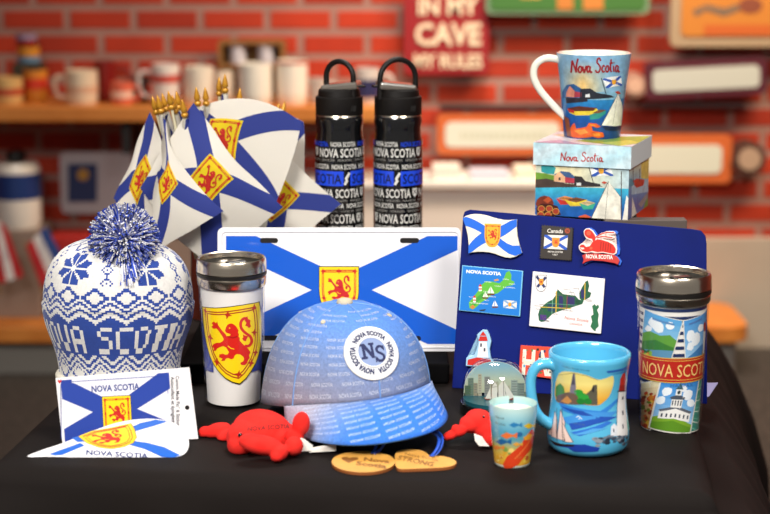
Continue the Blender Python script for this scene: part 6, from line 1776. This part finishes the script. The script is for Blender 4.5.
# ================================================================== WOODEN TAGS
WT = mat('laser_wood', '#e0a54e', .5, noise=(40, '#d59a45')); BURN = '#8a5722'
WTE = mat('charred_edge', '#8f4f1e', .7)
z1 = .0032
def wooden(name, label, outline, art_fn):
    pts = [G(x, y, z1) for x, y in outline]; c = sum(pts, Vector())/len(pts)
    t = thing(name, label, 'wooden tag', (c.x, c.y, T))
    obj('edge', prism_bm(pts, [p - Vector((0, 0, z1-.0002)) for p in pts]), WTE, t, label='dark laser-cut edge')
    A = Art(); A.poly(outline, '#dfa34c'); art_fn(A)
    pl = Plane((0, 0, T+z1), (0, 0, 1)); A.build('engraved_face', pl.map(), t, print_mat('wood_print', .5, vary=.08, vscale=90), base=.0001, step=8)
    return t
kT = 150/770.0; FT = lambda x, y: (320 + x*kT, 420 + y*kT)
ov = [FT(223 + 163*math.cos(a), 214 + 55*math.sin(a)) for a in [i*2*PI/40 for i in range(40)]]
def a1(A):
    A.poly([FT(*p) for p in [(108,196),(120,190),(140,190),(150,196),(170,191),(195,192),(196,202),(170,212),(148,222),(136,216),(118,206)]], BURN)
    A.text('Nova', *FT(290, 216), 3.6, BURN, w=26, rot=.10, bold=.04, shear=.1); A.text('Scotia', *FT(262, 240), 4.0, BURN, w=31, rot=.12, bold=.04, shear=.1)
wooden('oval_tag', 'oval wooden tag engraved with a heart and two words', ov, a1)
hv = spline2([FT(*p) for p in [(385,180),(400,160),(450,150),(510,154),(545,168),(566,184),(610,184),(660,192),(694,208),(698,224),(670,238),(600,246),(500,250),(425,252),(396,246),(386,220)]], 3, True)
def a2(A):
    A.text('Nova Scotia', *FT(520, 196), 2.6, BURN, w=34, rot=.20, bold=.01, shear=.2); A.text('STRONG', *FT(486, 222), 5.2, BURN, w=36, rot=.20, bold=.0, shear=.35)
    A.text('STRONG', *FT(484, 221), 4.2, BURN, w=35, rot=.20, bold=-.0, shear=.35)
wooden('heart_tag', 'heart-shaped wooden tag engraved STRONG beside the oval one', hv, a2)
RB = mat('blue_ribbon', '#1a4fc0', .45)
def ribbon(label, pts, w=.0016):
    o = obj('ribbon_loop', tube_bm(smooth_pts(pts, 6), w, 8, flat=.4), RB, None, smooth=True); tag(o, label, 'ribbon')
h0 = G(372, 453, z1+.0012); h1 = G(430.5, 456, z1+.0012)
ribbon('blue ribbon loop tied to the oval wooden tag', [h0, G(375, 449, .006), G(377, 443, .010), G(380, 437.5, .012), G(390, 434.5, .006), G(393, 436, .003), G(386, 442, .004), G(380, 450, .004), G(374.5, 453.5, z1+.0012)])
ribbon('blue ribbon loop curving from the heart tag under the cap brim', [h1, G(434, 453, .005), G(438, 446, .009), G(439, 439, .012), G(434, 433.5, .010), G(424, 431, .006), G(436, 431.5, .012), G(442, 437, .012), G(441.5, 446, .009), G(437, 454, .006), G(432, 456.5, z1+.0012)])

# ================================================================== HAND FLAGS IN A HOLDER
HX, HY = P(225, 290, 2.19).x, 2.19
ho = thing('flag_holder', 'chrome cup holding the bunch of little flags', 'holder', (HX, HY, T+RZ))
rh = 35*mpp(HY, .1); zh = zat(232, HY) - T
obj('cup', lathe_bm([(rh*1.0, RZ), (rh*1.04, RZ+.003), (rh*.97, RZ+.008), (rh*.97, zh), (rh*.94, zh), (rh*.94, RZ+.008), (0, RZ+.008)], (HX, HY), 64, zbase=T), brushed('chrome_cup', '#cfcac2', .08), ho, smooth=True)
GOLD = mat('gold_plastic', '#c98f2a', .32, metal=.25)
POLE = mat('flag_pole', '#d8cfae', .5)
CLOTH = print_mat('flag_cloth', .75, transl=.35, bump=(500, .15, .0005))
def finial(parent, tip, axis):
    axis = axis.normalized(); base = tip - axis*.0245; q = axis.to_track_quat('Z', 'Y').to_matrix()
    bm = lathe_bm([(x_*1.3, z_) for x_, z_ in [(0, 0), (.0018, .0), (.0030, .0015), (.0036, .0035), (.0030, .0056), (.0018, .0066), (.0024, .0075), (.0032, .0095), (.0027, .0135), (.0014, .020), (.0003, .0245), (0, .0246)]], (0, 0), 16)
    for v in bm.verts: v.co = q @ v.co + base
    obj('finial', bm, GOLD, parent, smooth='all', label='gold spear finial')
    return base
def flag_art():
    A = Art(); A.poly([(0, 0), (150, 0), (150, 100), (0, 100)], '#eee9df')
    saltire(A, 0, 0, 150, 100, 27, FLB)
    arms(A, 75, 50, 40, 45, 'rect', None, yel='#f3d912', red='#cf2a1c')
    return A
def patch(grid):
    """3x3 control points (px, py, depth) interpolated quadratically"""
    W = [[P(*c) for c in row] for row in grid]
    def l3(t): return (2*(t-.5)*(t-1), -4*t*(t-1), 2*t*(t-.5))
    def S(u, v):
        a, b = l3(u), l3(v); p = Vector()
        for j in range(3):
            for i in range(3): p += W[j][i]*(a[i]*b[j])
        return p
    return S
FG_ROWS = []
def hand_flag(label, tip_px, Y, grid=None, furl=None, ph=0.0):
    tip = P(tip_px[0], tip_px[1], Y); foot = Vector((HX + (tip.x-HX)*.22, HY + (Y-HY)*.25, T+RZ+.010))
    t = thing('hand_flag', label, 'flag', foot, 'small flags bunched in the chrome cup')
    ax = tip-foot; b = finial(t, tip, ax)
    obj('pole', tube_bm([foot, b + ax.normalized()*.001], .0019, 10), POLE, t, smooth=True)
    A = flag_art()
    if grid:
        S = patch(grid)
        def f(x, y):
            u, v = x/150, y/100; p = S(u, v); a = S(u+.01, v)-p; c = S(u, v+.01)-p; n = a.cross(c).normalized()
            if n.y > 0: n = -n
            w = .0022*math.sin(u*9+ph+v*3) + .0012*math.sin(v*11-u*5+ph*2)
            return p + n*w, n
        A.build('cloth', f, t, CLOTH, step=3, base=0, eps=.00016, both=.0002)
    else:
        ax = ax.normalized(); side = Vector((1, 0, 0)); side = (side - ax*side.dot(ax)).normalized(); oth = ax.cross(side)
        L = furl or .10
        def f(x, y):
            v = y/100; a = x/150*2*PI*1.15 + ph + v*1.2; r = .0035 + .010*v + .0025*math.sin(a*2.0+v*4)*v + .0006*x/150
            q = b - ax*(v*L + .001) + Vector((0, 0, -v*.01)); n = side*math.cos(a) + oth*math.sin(a)
            return q + n*r, n
        A.build('furled_cloth', f, t, CLOTH, step=3, base=0, eps=.00016, both=.0002)
    return t
hand_flag('front flag whose whole yellow lion square faces the camera', (196, 87), 2.10, [
    [(194, 103, 2.105), (236, 158, 2.09), (283, 207, 2.085)], [(166, 146, 2.10), (208, 179, 2.075), (250, 236, 2.09)], [(140, 188, 2.10), (172, 232, 2.10), (214, 268, 2.10)]], ph=.5)
hand_flag('left flag with a pointed blue band end lying over its neighbour', (168, 91), 2.09, [
    [(166, 110, 2.10), (177, 157, 2.085), (223, 211, 2.065)], [(163, 146, 2.10), (167, 182, 2.07), (186, 234, 2.07)], [(157, 166, 2.10), (153, 204, 2.08), (150, 254, 2.08)]], ph=1.2)
hand_flag('outermost left flag with a narrow folded yellow square', (152, 96), 2.13, [
    [(150, 112, 2.13), (165, 150, 2.12), (182, 196, 2.12)], [(132, 155, 2.13), (140, 178, 2.12), (160, 225, 2.12)], [(113, 198, 2.13), (128, 222, 2.12), (142, 255, 2.12)]], ph=2.2)
hand_flag('upper right flag draped wide and rounded at the top of the bunch', (219, 77), 2.15, [
    [(178, 122, 2.145), (238, 98, 2.13), (301, 122, 2.125)], [(172, 146, 2.14), (221, 138, 2.125), (292, 160, 2.12)], [(172, 186, 2.14), (222, 190, 2.125), (272, 212, 2.12)]], ph=.2)
hand_flag('lower right flag mostly hidden, its corner reaching the left bottle', (260, 106), 2.175, [
    [(262, 126, 2.165), (300, 168, 2.155), (341, 204, 2.15)], [(242, 168, 2.165), (279, 200, 2.155), (304, 234, 2.15)], [(205, 205, 2.165), (236, 232, 2.16), (268, 262, 2.16)]], ph=3.0)
hand_flag('rearmost right flag hanging with its back edge towards the bottles', (285, 101), 2.20, [
    [(232, 104, 2.20), (275, 112, 2.19), (304, 122, 2.18)], [(225, 160, 2.20), (262, 165, 2.19), (305, 170, 2.18)], [(215, 225, 2.20), (260, 230, 2.19), (303, 232, 2.18)]], ph=4.0)
FUR = [((157, 95), 2.12, 1.0, 'second furled flag from the left end of the bunch'), ((162, 93), 2.14, 2.6, 'furled flag with a pale finial at the left of the bunch'),
       ((172, 95), 2.10, .3, 'furled flag with the lowest finial tip of the left cluster'), ((176, 91), 2.13, 3.9, 'furled flag just right of the middle of the left cluster'),
       ((182, 99), 2.09, 5.0, 'furled flag at the right end of the left cluster'), ((205, 87), 2.13, 1.7, 'furled flag right beside the upright finial of the front flag'),
       ((225, 74), 2.14, 3.0, 'furled flag carrying the tallest finial'), ((240, 88), 2.16, 4.4, 'furled flag alone between the tallest finial and the right pair'),
       ((279, 103), 2.17, 5.6, 'furled flag with the left finial of the right pair')]
for tp_, Y_, ph_, lb_ in FUR: hand_flag(lb_, tp_, Y_, None, .11, ph_)
